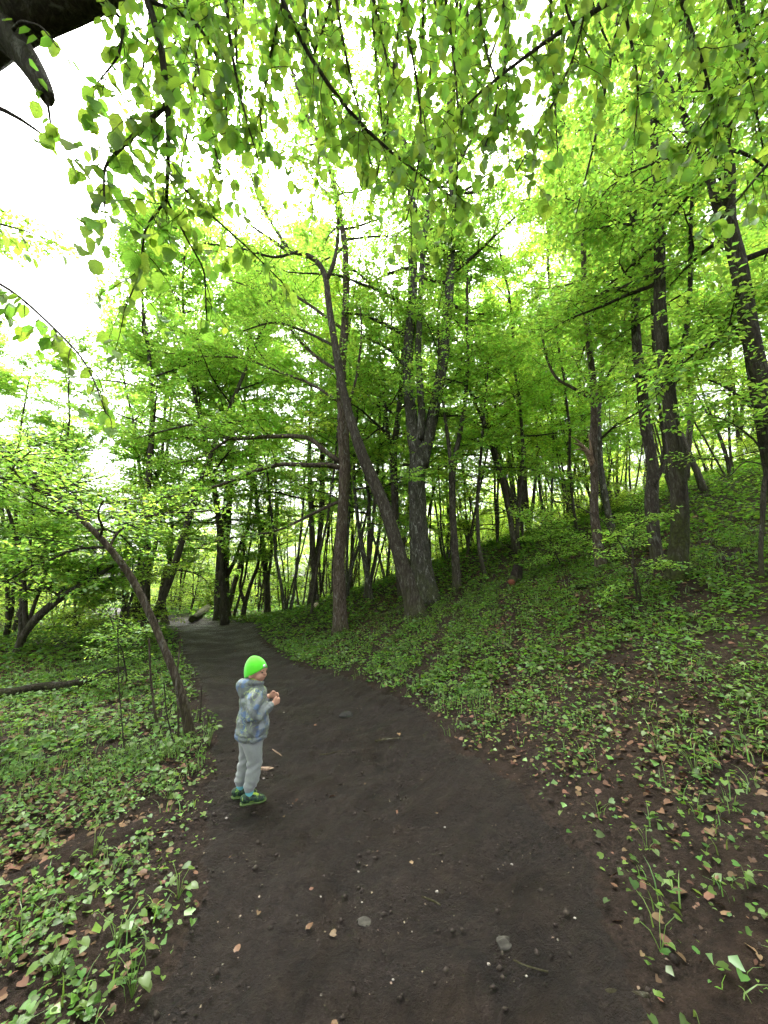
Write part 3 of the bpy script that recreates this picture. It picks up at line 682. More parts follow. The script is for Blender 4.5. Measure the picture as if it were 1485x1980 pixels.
def where(x, y):
    px, _ = proj(x, y, H(x, y) + 1.5); q = np.searchsorted([130, 300, 420, 540, 640, 740, 860, 950, 1060, 1140, 1230, 1300, 1400], px)
    place = ['at the far left edge', 'behind the long fallen log on the left', 'left of the path end', 'right behind the path end', 'between wishbone tree and brown flaking trunk', 'behind the brown flaking trunk', 'behind the forked grey tree', 'behind the slim forked trunk', 'right of the bare slender pole',
             'left of the splintered trunk', 'right behind the splintered trunk', 'behind the mossy-footed trunk', 'right of the mossy-footed trunk', 'by the right edge'][q]
    d = math.hypot(x, y); return place + (', nearest row' if d < 18 else ', middle row' if d < 27 else ', back row' if d < 40 else ', farthest row')
labs = {}
nt = 0
for k in range(4000):
    if nt >= 23: break
    Yk = g.uniform(12.5, 25); az = g.uniform(-50, 52); xk = Yk * math.tan(R(az))
    if xk > 60: continue
    slope = xk - float(foot(Yk)) > 1.5
    if not slope and path_dist(np.array(xk), np.array(Yk)) > -1.6: continue
    if Yk < 16 and -9 < xk < -2.5: continue
    px, _ = proj(xk, Yk, H(xk, Yk) + 1)
    if not free(xk, Yk, 2.9 if slope else 3.2): continue
    s = g.uniform(.8, 1.15)
    # towards the open edge of the wood on the left the trees get lower
    if az < -25: s *= float(np.interp(az, [-52, -42, -36, -30, -25], [.36, .46, .58, .85, 1.05])) * (.8 + Yk / 150)
    i = int(g.integers(0, 5))
    if slope:
        grp = 'trees crowding the slope'
    else:
        grp = 'trees beyond the path on level ground'
    lab = ['slender', 'tall straight', 'twin-stemmed', 'deep green', 'triple-stemmed'][i] + ' tree ' + where(xk, Yk)
    if len(labs.setdefault(lab, [])) > 1: continue
    labs[lab].append(px)
    plant(protos[i], 'forest_tree', xk, Yk, s, g.uniform(0, 6.28), lab, 'tree', grp, g.uniform(-.05, .05))
    taken.append((xk, Yk)); nt += 1
poles = [forest_proto(61, 11, .12, 14, 1.7, .42, .10, 1, 'bark_far', 'leaf_bright', .05, 6, 5, 9), forest_proto(62, 9, .3, 15, 1.5, .35, .10, 3, 'bark', 'leaf_bright', .038, 6, 5, 9), forest_proto(63, 12, .2, 14, 1.6, .5, .10, 2, 'bark_grey', 'leaf', .06, 6, 5, 9)]
np_ = 0
for k in range(4000):
    if np_ >= 62: break
    Yk = g.uniform(13, 30); az = g.uniform(-24, 44); xk = Yk * math.tan(R(az))
    if path_dist(np.array(xk), np.array(Yk)) > -1.3 or not free(xk, Yk, .9): continue
    if xk - float(foot(Yk)) < .5 and g.random() < .6: continue
    i = int(g.integers(0, 3)); lab = ['thin single pole', 'three thin poles', 'two grey poles'][i] + ' ' + where(xk, Yk)
    if len(labs.setdefault(lab, [])) > 1: continue
    labs[lab].append(proj(xk, Yk, 1)[0])
    plant(poles[i], 'pole_tree', xk, Yk, g.uniform(.8, 1.2), g.uniform(0, 6.28), lab, 'tree', 'thin young poles up the wood'); taken.append((xk, Yk)); np_ += 1
nb = 0
for k in range(5000):
    if nb >= 140: break
    Yk = g.uniform(10, 26) if g.random() < .2 else g.uniform(24, 44); az = g.uniform(-50, 50); xk = Yk * math.tan(R(az))
    if path_dist(np.array(xk), np.array(Yk)) > -1.3: continue
    slope = xk - float(foot(Yk)) > .3
    if slope and (Yk < 15 or (xk > 11 and g.random() < .6)): continue
    if not slope and Yk < 11 and az > -36: continue
    if not free(xk, Yk, 1.35): continue
    i = int(g.choice([0, 1, 2, 2, 0]))
    lab = ['mid-height', 'low', 'tall'][i] + ' leafy bush ' + where(xk, Yk)
    if len(labs.setdefault(lab, [])) > 1: continue
    labs[lab].append(proj(xk, Yk, 1)[0])
    plant(bushes[i], 'leafy_bush', xk, Yk, g.uniform(.8, 1.35) * (1 if Yk < 24 else 1.45), g.uniform(0, 6.28), lab, 'bush', 'bushes on the slope' if slope else 'bushes beyond the path')
    taken.append((xk, Yk)); nb += 1
for o in [o for o in COL.objects if o.get('label') in labs and len(labs[o['label']]) == 2]:      # two alike in one spot: say which
    pr = labs[o['label']]; x0 = proj(o.location.x, o.location.y, 1)[0]
    o['pair'] = 'left' if abs(x0 - min(pr)) < abs(x0 - max(pr)) else 'right'
for o in COL.objects:
    if 'pair' in o: o['label'] = o['label'] + ', ' + o['pair'] + ' of two'; del o['pair']
# trees of the wood beside and behind the camera, added for their shade
for (xk, yk, i, s) in ((6.5, -3, 0, .9), (-6, -5, 2, .9), (2.0, -5.5, 3, 1.0), (-2.5, -6.5, 0, .95), (-6.3, 2.0, 0, .62)):
    plant(protos[i], 'forest_tree', xk, yk, s, xk * 1.7, 'tall tree added for shade beside the viewpoint, ' + ('behind to the ' if yk < 0 else 'level with it on the ') + ('right' if xk > 0 else 'left') + (', close' if abs(xk) < 3 else ', wide'), 'tree', 'shade trees added around the camera')

# ------------------------------------------------------------------ overhanging branches close to the camera, leaf by leaf
def big_leaf(seed):
    g = np.random.default_rng(seed); L = .08; W = L * g.uniform(.34, .42); n = 8
    V, F = [], []
    for i in range(n + 1):
        f = i / n; x = f * L
        w = W * (math.sin(math.pi * min(1, f ** .75)) ** .8 if 0 < f < 1 else 0) + (.0012 if f in (0, 1) else 0)
        zc = -.28 * L * f * f + .05 * L * math.sin(3 * f + seed)
        for sd_, a in ((-1, 1), (-1, .5), (0, 0), (1, .5), (1, 1)):
            tooth = (.0025 if (i % 2) else -.001) * (a == 1)
            yy = sd_ * (w * a + (tooth if 0 < i < n else 0)); V.append((x + abs(yy) * .12, yy, zc + abs(yy) * .22 + .002 * math.sin(i * 1.9 + sd_ * a * 4)))
    for i in range(n):
        for j in range(4): F.append((i * 5 + j, i * 5 + j + 1, i * 5 + 6 + j, i * 5 + 5 + j))
    return np_mesh('leaf', np.array(V), [np.array(F)], True, [M['leaf_big']])
BIG = [big_leaf(k) for k in range(6)]
def frame(ax, nr):
    ax = unit(ax); s = unit(np.cross(nr, ax)); u = np.cross(ax, s)
    return Matrix(((ax[0], s[0], u[0]), (ax[1], s[1], u[1]), (ax[2], s[2], u[2]))).to_4x4()
def overhang(name, label, base, fork_z, boughs, seed, limit=300, twigs_per_m=17, leaf_gap=.05, mat='bark', trunk_r=.11, layer=()):
    g = np.random.default_rng(seed); b = np.array([base[0], base[1], H(*base)])
    root = empty(name, b); tag(root, label, 'tree')
    tg = Geo(); C = bend(b + [0, 0, -.1], [0, .12, 1], fork_z + .1, 10, .02, .05, g); tube(tg, C, np.linspace(trunk_r * 1.3, trunk_r * .8, 10), 12, True, .06, seed, .7); tg.obj('trunk', M[mat], root, True, b)
    fork = C[-2]; tw = Geo(); LV = []
    for (x0, x1, n) in layer:
        for i in range(n):
            px = x0 + (x1 - x0) * (i + g.random()) / n; t = g.uniform(3.8, 5.8); e = px + g.uniform(-140, 140); y1 = g.uniform(120, 430)
            boughs = boughs + [dict(p=[(px, -140, t, 9), (px + (e - px) * .3, y1 * .3 - 60, t, 6), (px + (e - px) * .65, y1 * .65, t * 1.03, 4), (e, y1, t * 1.06, 2)], d=13, L=.55)]
    for bo in boughs:
        P = []
        for (px, py, t, w) in bo['p']:
            p = np.array([0, 0, CAM_H]) + ray(px, py) * t; P.append([*p, w / 2 / FPX * t])
        P = np.array(P); own = P.copy()
        if bo.get('c', True):
            mid = (fork + P[0, :3]) / 2 + [0, 0, .35]; P = np.vstack([[*fork, max(P[0, 3], .02) * 1.2], [*mid, max(P[0, 3], .012) * 1.1], P])
        Q = resample(P, 5 * len(P), 2); bg_ = Geo(); tube(bg_, Q[:, :3], Q[:, 3], 10, True, .11, seed + 3); bg_.obj('bough', M[mat], root, True, b)
        if not bo.get('leafy', True): continue
        Q = resample(own, 6 * len(own), 2); K = Q[:, :3]; T = unit(np.gradient(K, axis=0)); Ltot = np.linalg.norm(np.diff(K, axis=0), axis=1).sum()
        n = max(3, int(Ltot * bo.get('d', twigs_per_m)))
        for i in range(n):
            q = (i + g.random()) / n * (len(K) - 1); a = min(int(q), len(K) - 2); p = K[a] + (K[a + 1] - K[a]) * (q - a)
            d = T[a] * g.uniform(.1, .9) + g.normal(0, .6, 3) + [0, 0, -.15]
            L = bo.get('L', .34) * g.uniform(.5, 1.3)
            B = bend(p, d, L, 6, -.16, .16, g); tube(tw, B, np.linspace(.0032, .0012, 6), 4, False, m=0)
            for k in range(max(2, int(L / leaf_gap))):
                f = (k + g.uniform(.3, 1)) / max(2, int(L / leaf_gap)); qq = f * 5; c = min(int(qq), 4); pp = B[c] + (B[c + 1] - B[c]) * (qq - c)
                h = g.uniform(0, 6.28); ax = np.array([math.cos(h) * .55, math.sin(h) * .55, -g.uniform(.1, 1.0)])
                nr = np.array([math.cos(h) * .7, math.sin(h) * .7, .75]) + g.normal(0, .35, 3)
                LV.append((pp, ax, nr, g.uniform(.7, 1.35)))
    tag(tw.obj('twigs', M['twig'], root, True, b), kind='stuff')
    # the leaves that show largest are single parts, the rest one part
    LV.sort(key=lambda v: -v[3] / np.linalg.norm(v[0] - [0, 0, CAM_H]))
    for i, (p, ax, nr, s) in enumerate(LV[:limit]):
        o = bpy.data.objects.new('leaf', BIG[i % 6]); m = frame(ax, nr); m.translation = Vector(p - b)
        o.matrix_local = m @ Matrix.Scale(s, 4); link(o, root)
    rest = LV[limit:]
    if rest:
        lg = Geo(); s = np.array([v[3] for v in rest]) * .08
        leaves(lg, np.array([v[0] for v in rest]), np.array([v[1] for v in rest]), np.array([v[2] for v in rest]), s, s * .68, .2, 0, 'kite')
        tag(lg.obj('foliage', M['leaf_big_island'], root, False, b), kind='stuff')
    return len(LV)
n1_ = overhang('overhanging_hazel', 'hazel overhanging from the upper left, dark thick bough and dangling leaves', (-3.1, .1), 3.3, [
    dict(p=[(-170, 100, 2.6, 118), (-70, 74, 2.5, 104), (0, 44, 2.5, 84), (60, 26, 2.5, 74), (130, 10, 2.5, 66), (200, -14, 2.5, 54), (290, -60, 2.6, 46)], leafy=False),
    dict(p=[(-40, 40, 2.5, 84), (0, 58, 2.48, 70), (30, 86, 2.45, 50), (55, 118, 2.42, 42), (72, 145, 2.38, 36), (86, 172, 2.35, 31), (93, 190, 2.33, 24)], leafy=False, c=False),
    dict(p=[(80, 150, 2.35, 6), (92, 200, 2.3, 5), (98, 240, 2.3, 3), (96, 275, 2.3, 2)], c=False, d=14, L=.14),
    dict(p=[(15, 70, 2.4, 7), (40, 40, 2.35, 5), (80, 50, 2.3, 3), (110, 90, 2.25, 2)], c=False, d=10, L=.14),
    dict(p=[(262, -60, 2.4, 14), (285, 0, 2.4, 13), (310, 80, 2.35, 12), (325, 200, 2.3, 11), (326, 300, 2.3, 8), (322, 390, 2.3, 6)], c=False),
    dict(p=[(325, 200, 2.3, 9), (270, 250, 2.2, 8), (200, 320, 2.1, 5), (202, 400, 2.0, 3)], c=False),
    dict(p=[(328, 335, 2.3, 5), (390, 400, 2.4, 4), (480, 480, 2.6, 3), (560, 560, 2.8, 2)], c=False),
    dict(p=[(322, 385, 2.3, 5), (280, 440, 2.3, 4), (270, 530, 2.3, 3), (240, 600, 2.3, 2)], c=False),
    dict(p=[(322, 385, 2.3, 4), (360, 460, 2.4, 3), (395, 520, 2.5, 3), (400, 620, 2.5, 2)], c=False, d=9),
    dict(p=[(-90, 500, 2.6, 6), (30, 565, 2.5, 5), (100, 630, 2.4, 4), (170, 700, 2.3, 3), (205, 800, 2.2, 2)], d=9),
    dict(p=[(-60, 190, 3, 9), (0, 205, 3, 8), (50, 235, 3, 6), (95, 270, 3, 3)], leafy=False),
    dict(p=[(-70, 420, 2.8, 5), (40, 440, 2.8, 3), (120, 475, 2.8, 2)], d=9),
    dict(p=[(190, -5, 2.5, 8), (240, 40, 2.45, 6), (230, 110, 2.4, 4), (180, 170, 2.4, 2)], c=False),
    dict(p=[(285, 0, 2.4, 8), (380, 40, 2.4, 6), (430, 130, 2.4, 4), (440, 240, 2.4, 2)], c=False)], 900)
n2_ = overhang('overhanging_hornbeam', 'hornbeam leaf curtain dangling across the top middle', (.4, -2.4), 3.7, [
    dict(p=[(505, -90, 2.7, 11), (550, 10, 2.6, 8), (600, 120, 2.6, 7), (700, 250, 2.7, 6), (800, 330, 2.8, 4), (880, 385, 2.9, 2)]),
    dict(p=[(430, -80, 2.4, 8), (445, 100, 2.4, 5), (470, 220, 2.4, 4), (500, 310, 2.4, 2)]),
    dict(p=[(640, -80, 2.9, 8), (660, 80, 2.9, 5), (690, 200, 3.0, 3), (720, 330, 3.0, 2)]),
    dict(p=[(760, -80, 2.5, 7), (790, 80, 2.5, 5), (820, 200, 2.6, 4), (810, 330, 2.6, 3), (785, 430, 2.6, 2)]),
    dict(p=[(545, 10, 2.6, 5), (520, 120, 2.7, 4), (500, 240, 2.8, 3), (540, 330, 2.9, 2)], c=False),
    dict(p=[(850, -80, 3.0, 7), (870, 60, 3.0, 5), (890, 200, 3.0, 3), (880, 420, 3.0, 2)]),
    dict(p=[(600, -90, 3.1, 7), (580, 60, 3.1, 5), (620, 180, 3.1, 3), (640, 300, 3.1, 2)]), dict(p=[(700, -90, 3.3, 7), (735, 60, 3.3, 5), (765, 160, 3.3, 3), (740, 290, 3.3, 2)]),
    dict(p=[(350, -90, 2.9, 7), (370, 60, 2.9, 5), (395, 200, 2.9, 3), (425, 330, 2.9, 2)]), dict(p=[(920, -90, 3.4, 7), (925, 60, 3.4, 5), (955, 150, 3.4, 3), (1000, 270, 3.4, 2)])], 910, layer=[(280, 960, 21)])
n3_ = overhang('overhanging_beech', 'beech branch crossing the upper right with hanging leafy twigs', (3.3, -1.3), 3.9, [
    dict(p=[(1260, -60, 2.8, 10), (1190, 0, 2.8, 9), (1100, 50, 2.8, 8), (1000, 120, 2.8, 6), (900, 200, 2.8, 4), (860, 260, 2.8, 2)]),
    dict(p=[(1128, 38, 2.8, 4), (1110, 110, 2.8, 3), (1060, 220, 2.8, 3), (1000, 330, 2.8, 2)], c=False),
    dict(p=[(960, -80, 3.2, 7), (985, 80, 3.2, 5), (965, 200, 3.2, 3), (930, 310, 3.2, 2)]),
    dict(p=[(1290, -80, 2.7, 8), (1330, 40, 2.7, 6), (1370, 150, 2.7, 4), (1390, 260, 2.7, 2)]),
    dict(p=[(1560, 80, 2.7, 9), (1440, 150, 2.7, 6), (1370, 220, 2.7, 4), (1320, 300, 2.7, 2)]),
    dict(p=[(1560, 240, 2.8, 8), (1470, 330, 2.8, 5), (1420, 400, 2.8, 3), (1370, 440, 2.8, 2)]),
    dict(p=[(1190, -80, 3.1, 7), (1215, 60, 3.1, 5), (1240, 160, 3.1, 3), (1225, 270, 3.1, 2)]),
    dict(p=[(1080, -80, 3.2, 7), (1090, 30, 3.2, 4), (1150, 120, 3.2, 3), (1170, 180, 3.2, 2)])], 920, layer=[(900, 1500, 14)])
print('big leaves', n1_, n2_, n3_)

# ------------------------------------------------------------------ ground cover
g = np.random.default_rng(11)
def fan(n, r0, r1, a0=-62, a1=62):
    r = np.sqrt(g.uniform(r0 * r0, r1 * r1, n)); a = np.radians(g.uniform(a0, a1, n)); return r * np.sin(a), r * np.cos(a)
def patch(x, y, k, s): return .5 + .5 * (wob(x, y, k, s) + .6 * wob(x, y, k * 2.7, s + 9)) / 1.1
def herb_prob(x, y):
    d = -path_dist(x, y)
    right = x > (left_edge(y) + right_edge(y)) / 2
    w = np.where(right, np.interp(y, [0, 3, 6, 9], [1.9, 1.1, .45, .3]), .4)
    p = np.clip((d + .05) / w, 0, 1) ** 1.3
    return p * np.clip(.2 + 1.3 * patch(x, y, 1.5, 31), 0, 1) * np.clip(2.4 * patch(x, y, 6.5, 35) - .45, .08, 1)
def scatter_leaves(geo, n, r0, r1, size, shape, hz, m=0, tilt=.33, prob=herb_prob):
    x, y = fan(n, r0, r1); k = g.random(n) < prob(x, y); x, y = x[k], y[k]; n = len(x)
    z = height(x, y) + g.uniform(hz[0], hz[1], n)
    a = g.uniform(0, 6.28, n); ax = np.stack([np.cos(a), np.sin(a), g.uniform(-.35, .3, n)], 1)
    nr = np.stack([g.normal(0, tilt, n), g.normal(0, tilt, n), np.ones(n)], 1)
    s = size * (.4 + 1.3 * g.random(n) ** 1.7)
    leaves(geo, np.stack([x, y, z], 1), ax, nr, s, s * g.uniform(.75, 1.05, n), .25, m, shape)
hg = Geo()
scatter_leaves(hg, 50000, .9, 5, .024, 'heart', (.006, .07)); scatter_leaves(hg, 12000, .9, 5, .028, 'heart', (.01, .08), 1, tilt=.5)
scatter_leaves(hg, 16000, .9, 6, .036, 'diamond', (.005, .05), 2, tilt=.8)
scatter_leaves(hg, 95000, 5, 11, .044, 'kite', (.01, .10)); scatter_leaves(hg, 30000, 5, 11, .048, 'diamond', (.01, .12), 1, tilt=.5)
scatter_leaves(hg, 120000, 11, 22, .085, 'diamond', (.01, .18)); scatter_leaves(hg, 20000, 11, 22, .09, 'diamond', (.01, .14), 1)
scatter_leaves(hg, 45000, 22, 42, .18, 'diamond', (.01, .25))
tag(hg.obj('ground_herbs', [M['herb'], M['herb_pale'], M['grass']], None, False), 'low green herbs carpeting the verges and the slope', 'ground cover', kind='stuff')
def blades(geo, x, y, L, bend_, width, m=0):
    n = len(x); a = g.uniform(0, 6.28, n); dx, dy = np.cos(a), np.sin(a); z = height(x, y) - .005
    st = []
    for i in range(4):
        f = i / 3; h = L * (f - bend_ * f * f * .75); o = L * bend_ * f * f * .9
        w = width * (1 - f * .93); c = np.stack([x + dx * o, y + dy * o, z + h], 1)
        sd_ = np.stack([-dy * w, dx * w, np.zeros(n)], 1); st += [c - sd_, c + sd_]
    V = np.stack(st, 1).reshape(-1, 3); o = np.arange(n)[:, None] * 8
    geo.add(V, np.concatenate([o + np.array([[2 * i, 2 * i + 1, 2 * i + 3, 2 * i + 2]]) for i in range(3)]), m=m)
def grass_prob(x, y): return np.clip(herb_prob(x, y) * 1.2, 0, 1) * np.clip(2.2 * patch(x, y, 1.1, 77) - .5, 0.08, 1)
gg = Geo()
for n, r0, r1, L in ((26000, .9, 5, .12), (40000, 5, 13, .15)):
    x, y = fan(n // 4, r0, r1); k = g.random(len(x)) < grass_prob(x, y); x, y = np.repeat(x[k], 4), np.repeat(y[k], 4)
    x = x + g.normal(0, .03, len(x)); y = y + g.normal(0, .03, len(y))
    blades(gg, x, y, L * g.uniform(.5, 1.5, len(x)), g.uniform(.2, .85, len(x)), g.uniform(.0022, .005, len(x)))
tag(gg.obj('grass', M['grass'], None, False), 'thin grass tufts mixed into the green verges', 'grass', kind='stuff')
lg = Geo()
def lit_prob(x, y):
    d = -path_dist(x, y); return np.clip(d / 1.4, .003, 1) * np.clip(1.5 * patch(x, y, .9, 131) - .25, .08, 1)
scatter_leaves(lg, 46000, .9, 5, .030, 'heart', (.002, .016), tilt=.45, prob=lit_prob)
scatter_leaves(lg, 42000, 5, 13, .05, 'kite', (.004, .03), tilt=.25, prob=lit_prob)
scatter_leaves(lg, 16000, 13, 26, .10, 'diamond', (.004, .04), tilt=.25, prob=lit_prob)
def path_prob(x, y): return np.where(path_dist(x, y) > -1.2, .55, .12) * np.clip(.2 + patch(x, y, 1.7, 201), 0, 1)
scatter_leaves(lg, 9000, .9, 5.5, .009, 'diamond', (.001, .012), m=1, tilt=.5, prob=path_prob)
scatter_leaves(lg, 7000, 5, 14, .016, 'diamond', (.002, .012), m=1, tilt=.5, prob=path_prob)
tag(lg.obj('leaf_litter', [M['litter'], M['bits']], None, False), 'brown dead leaves strewn over the forest floor', 'leaf litter', kind='stuff')

def crumbs(n, r0, r1, s0):
    q = Geo(); x, y = fan(n, r0, r1); d = path_dist(x, y); k = g.random(n) < np.where(d > -.6, 1, .7) * np.clip(.1 + 1.2 * patch(x, y, 2.1, 301), 0, 1); x, y = x[k], y[k]; n = len(x)
    s_ = s0 * (.35 + 1.6 * g.random(n) ** 7); c = np.stack([x, y, height(x, y) + s_ * .1], 1)
    T_ = np.array([(1, 0, 0), (0, 1, 0), (-1, 0, 0), (0, -1, 0), (0, 0, .8), (0, 0, -.6)])
    V = c[:, None] + (T_[None] * (1 + g.uniform(-.45, .45, (n, 6, 3))) + g.normal(0, .15, (n, 6, 3))) * s_[:, None, None]
    F = np.concatenate([np.arange(n)[:, None] * 6 + np.array([f]) for f in ((0, 1, 4), (1, 2, 4), (2, 3, 4), (3, 0, 4), (1, 0, 5), (2, 1, 5), (3, 2, 5), (0, 3, 5))])
    q.add(V.reshape(-1, 3), F); return q
tag(crumbs(20000, .9, 5.5, .009).obj('soil_crumbs', M['crumb'], None, True), 'small dark soil crumbs lying over the mud path', 'soil', kind='stuff')
# single leafy plants one can pick out
def herb_mesh(seed):
    gq = np.random.default_rng(seed); q = Geo(); s = np.array([.032])
    leaves(q, np.zeros((1, 3)), np.array([[1, 0, -.1]]), np.array([[0, 0, 1.]]), s, s * .9, .3, 0, 'heart'); return q.mesh('leaf', [M['herb_pale' if seed % 2 else 'herb']], True)
HM = [herb_mesh(k) for k in range(2)]
def herb_plant(label, px, py, n, s, seed):
    gq = np.random.default_rng(seed); b = ground_hit(px, py); root = empty('leafy_herb', b); tag(root, label, 'plant', 'single leafy herbs')
    for i in range(n):
        a = i * 2.4 + gq.uniform(-.3, .3); r = s * gq.uniform(.03, .09); h = s * gq.uniform(.05, .13)
        tip = np.array([math.cos(a) * r, math.sin(a) * r, h])
        st = Geo(); tube(st, resample(np.array([[0, 0, -.01], tip * [.4, .4, .7], tip]), 4, 0), np.full(4, .0016), 4, False); st.obj('stem', M['grass'], root, True)
        o = bpy.data.objects.new('leaf', HM[(seed + i) % 2]); m = frame(np.array([math.cos(a), math.sin(a), gq.uniform(-.5, .1)]), np.array([0, 0, 1.]) + gq.normal(0, .2, 3))
        m.translation = Vector(tip); o.matrix_local = m @ Matrix.Scale(s * gq.uniform(.8, 1.4), 4); link(o, root)
for i, (lab, px, py, n, s) in enumerate((
    ('round-leaved herb in the bare mud at the lower right', 1278, 1838, 4, .9), ('small herb on the mud below the right verge', 1252, 1650, 4, .8), ('herb clump on the right verge near the frame edge', 1345, 1500, 7, 1.2),
    ('pale herb at the muddy edge of the right verge', 1272, 1452, 6, 1.1), ('leafy herb at the right path edge above the mud', 1050, 1400, 6, 1.0), ('big-leaved herb at the foot of the bowed trunk', 405, 1440, 8, 1.5),
    ('herb clump in front of the bowed trunk', 345, 1462, 9, 1.5), ('leafy herb among thin stems left of the bowed trunk', 262, 1470, 8, 1.4), ('broad herb by the left path edge beside the child', 325, 1545, 7, 1.3),
    ('herb at the lower left path edge', 345, 1735, 7, 1.1), ('round-leaved herb clump low in the left verge', 225, 1830, 7, 1.1), ('herb clump in the bottom left corner area', 110, 1890, 8, 1.1),
    ('broad-leaved herb at the bottom of the left verge', 255, 1925, 7, 1.2), ('herb clump left of the path, half way down the verge', 180, 1660, 7, 1.1), ('herb beside the mossy-footed trunk', 1245, 1125, 8, 1.8), ('herb by the foot of the splintered trunk', 1190, 1108, 8, 1.8),
    ('herb at the foot of the dark leaning trunk', 850, 1185, 8, 1.8), ('fern-like clump on the slope left of the splintered trunk', 1055, 1135, 9, 2.0))):
    herb_plant(lab, px, py, n, s, 400 + i)

# ------------------------------------------------------------------ logs, sticks, stumps, stones
def stick(name, label, cat, pts, mat='bark', group=None, sides=9, lump=.12, lift=.3):
    P = []
    for (px, py, w) in pts:
        p = ground_hit(px, py); t = np.dot(p - [0, 0, CAM_H], [0, math.cos(PITCH), math.sin(PITCH)]); r = w / 2 / FPX * t; P.append([p[0], p[1], H(p[0], p[1]) + r * lift, r])
    P = np.array(P); Q = resample(P, 6 * len(P), 1); o_ = P[0, :3]; q = Geo(); tube(q, Q[:, :3], Q[:, 3], sides, True, lump, len(label)); return tag(q.obj(name, M[mat], None, True, o_), label, cat, group)
stick('fallen_log', 'long dark fallen log lying in the left undergrowth', 'log', [(-60, 1356, 22), (20, 1354, 23), (80, 1342, 22), (130, 1340, 22), (170, 1328, 21), (215, 1312, 20), (238, 1305, 16)], 'bark_dead', lift=1.0)
stick('fallen_branch', 'thin dark fallen branch behind the long log on the left', 'branch', [(80, 1268, 4), (105, 1277, 5), (150, 1277, 6), (190, 1273, 5), (225, 1270, 3)], 'bark_dead', lift=.8)
stick('fallen_branch', 'fallen branch lying far left before the brown trunk', 'branch', [(150, 1233, 8), (185, 1222, 9), (240, 1214, 9), (290, 1210, 8)], 'bark_dead')
stick('fallen_log', 'mossy fallen log tangled at the end of the path', 'log', [(370, 1205, 12), (395, 1190, 16), (418, 1178, 18)], 'bark_moss', lift=1.2)
stick('fallen_branch', 'mossy branch lying between brown trunk and dark leaner', 'branch', [(690, 1200, 6), (725, 1195, 9), (760, 1186, 11), (790, 1172, 12)], 'bark_moss')
stick('fallen_log', 'low dark rotten log on the slope below the splintered trunk', 'log', [(1108, 1140, 9), (1130, 1137, 12), (1168, 1133, 10)], 'bark_dead')
stick('fallen_branch', 'dark branch lying up the slope right of the mossy-footed trunk', 'branch', [(1335, 972, 5), (1365, 962, 7), (1405, 948, 5)], 'bark_dead')
stick('mossy_log', 'mossy log lying beside the rotten stump on the slope', 'log', [(975, 1142, 7), (1000, 1135, 9), (1018, 1126, 7)], 'bark_moss')
stick('fallen_stick', 'long thin stick half sunk in the mud, lower right', 'stick', [(992, 1856, 3), (1015, 1868, 4), (1060, 1880, 3)], 'bark_brown')
stick('fallen_stick', 'dark stick lying in the mud at the bottom right', 'stick', [(1145, 1918, 9), (1195, 1922, 12), (1255, 1926, 8)], 'bark_brown')
stick('fallen_stick', 'thin brown stick in the lower left herbs', 'stick', [(163, 1752, 4), (168, 1775, 5), (176, 1806, 4)], 'bark_brown')
stick('fallen_twig', 'pale twig on the path right of the child', 'twig', [(527, 1450, 2), (536, 1457, 3), (545, 1463, 2)], 'torn', lift=1)
stick('fallen_twig', 'thin twig across the path right of the dark clod', 'twig', [(725, 1434, 3), (750, 1431, 3), (775, 1428, 2)], 'bark_brown', lift=1)
stick('fallen_twig', 'thin twig lying mid-path below the dark clod', 'twig', [(618, 1461, 2), (640, 1458, 3), (660, 1452, 2)], 'bark_brown', lift=1)
stick('fallen_twig', 'thin twig on the mud, middle right', 'twig', [(815, 1735, 3), (840, 1745, 4), (852, 1752, 3)], 'bark_brown', lift=1)
# upright dead stems round the bowed hazel
def upright(name, label, pts, group, mat='twig'):
    b = ground_hit(*pts[0][:2]); S = stem_from_px(pts, b[1], b); S[0, 2] -= .03; Q = resample(S, 4 * len(S), 1); q = Geo(); tube(q, Q[:, :3], Q[:, 3], 7, True, .08, len(label)); tag(q.obj(name, M[mat], None, True, b), label, 'stem', group)
G_ = 'thin stems round the bowed trunk'
upright('thin_stem', 'curved thin stem just left of the bowed trunk', [(308, 1414, 8), (298, 1370, 7), (291, 1310, 6), (288, 1235, 5)], G_, 'bark_brown')
upright('thin_stem', 'straight pale rod in front of the bowed trunk', [(345, 1440, 6), (345, 1380, 5), (340, 1320, 5), (347, 1260, 5), (349, 1228, 3)], G_, 'bark_brown')
upright('thin_stem', 'hair-thin upright stem left of the curved stem', [(243, 1460, 4), (236, 1400, 3), (229, 1320, 3), (228, 1210, 2)], G_)
upright('thin_stem', 'thin stem between curved stem and bowed trunk', [(335, 1430, 4), (322, 1380, 3), (317, 1320, 3)], G_)
upright('thin_stem', 'short thin stem right of the bowed trunk at path edge', [(386, 1398, 4), (389, 1360, 3), (389, 1325, 2)], G_)
upright('pointed_stub', 'short pointed dark stub at the path edge by the bowed trunk', [(406, 1412, 11), (404, 1395, 8), (401, 1378, 2)], G_, 'bark')
upright('thin_stem', 'thin slanting dead stem on the slope left of the mossy-footed trunk', [(1240, 1160, 7), (1230, 1105, 5), (1200, 1050, 4), (1165, 1005, 3), (1110, 975, 3), (1060, 968, 2)], 'slope stems', 'bark')
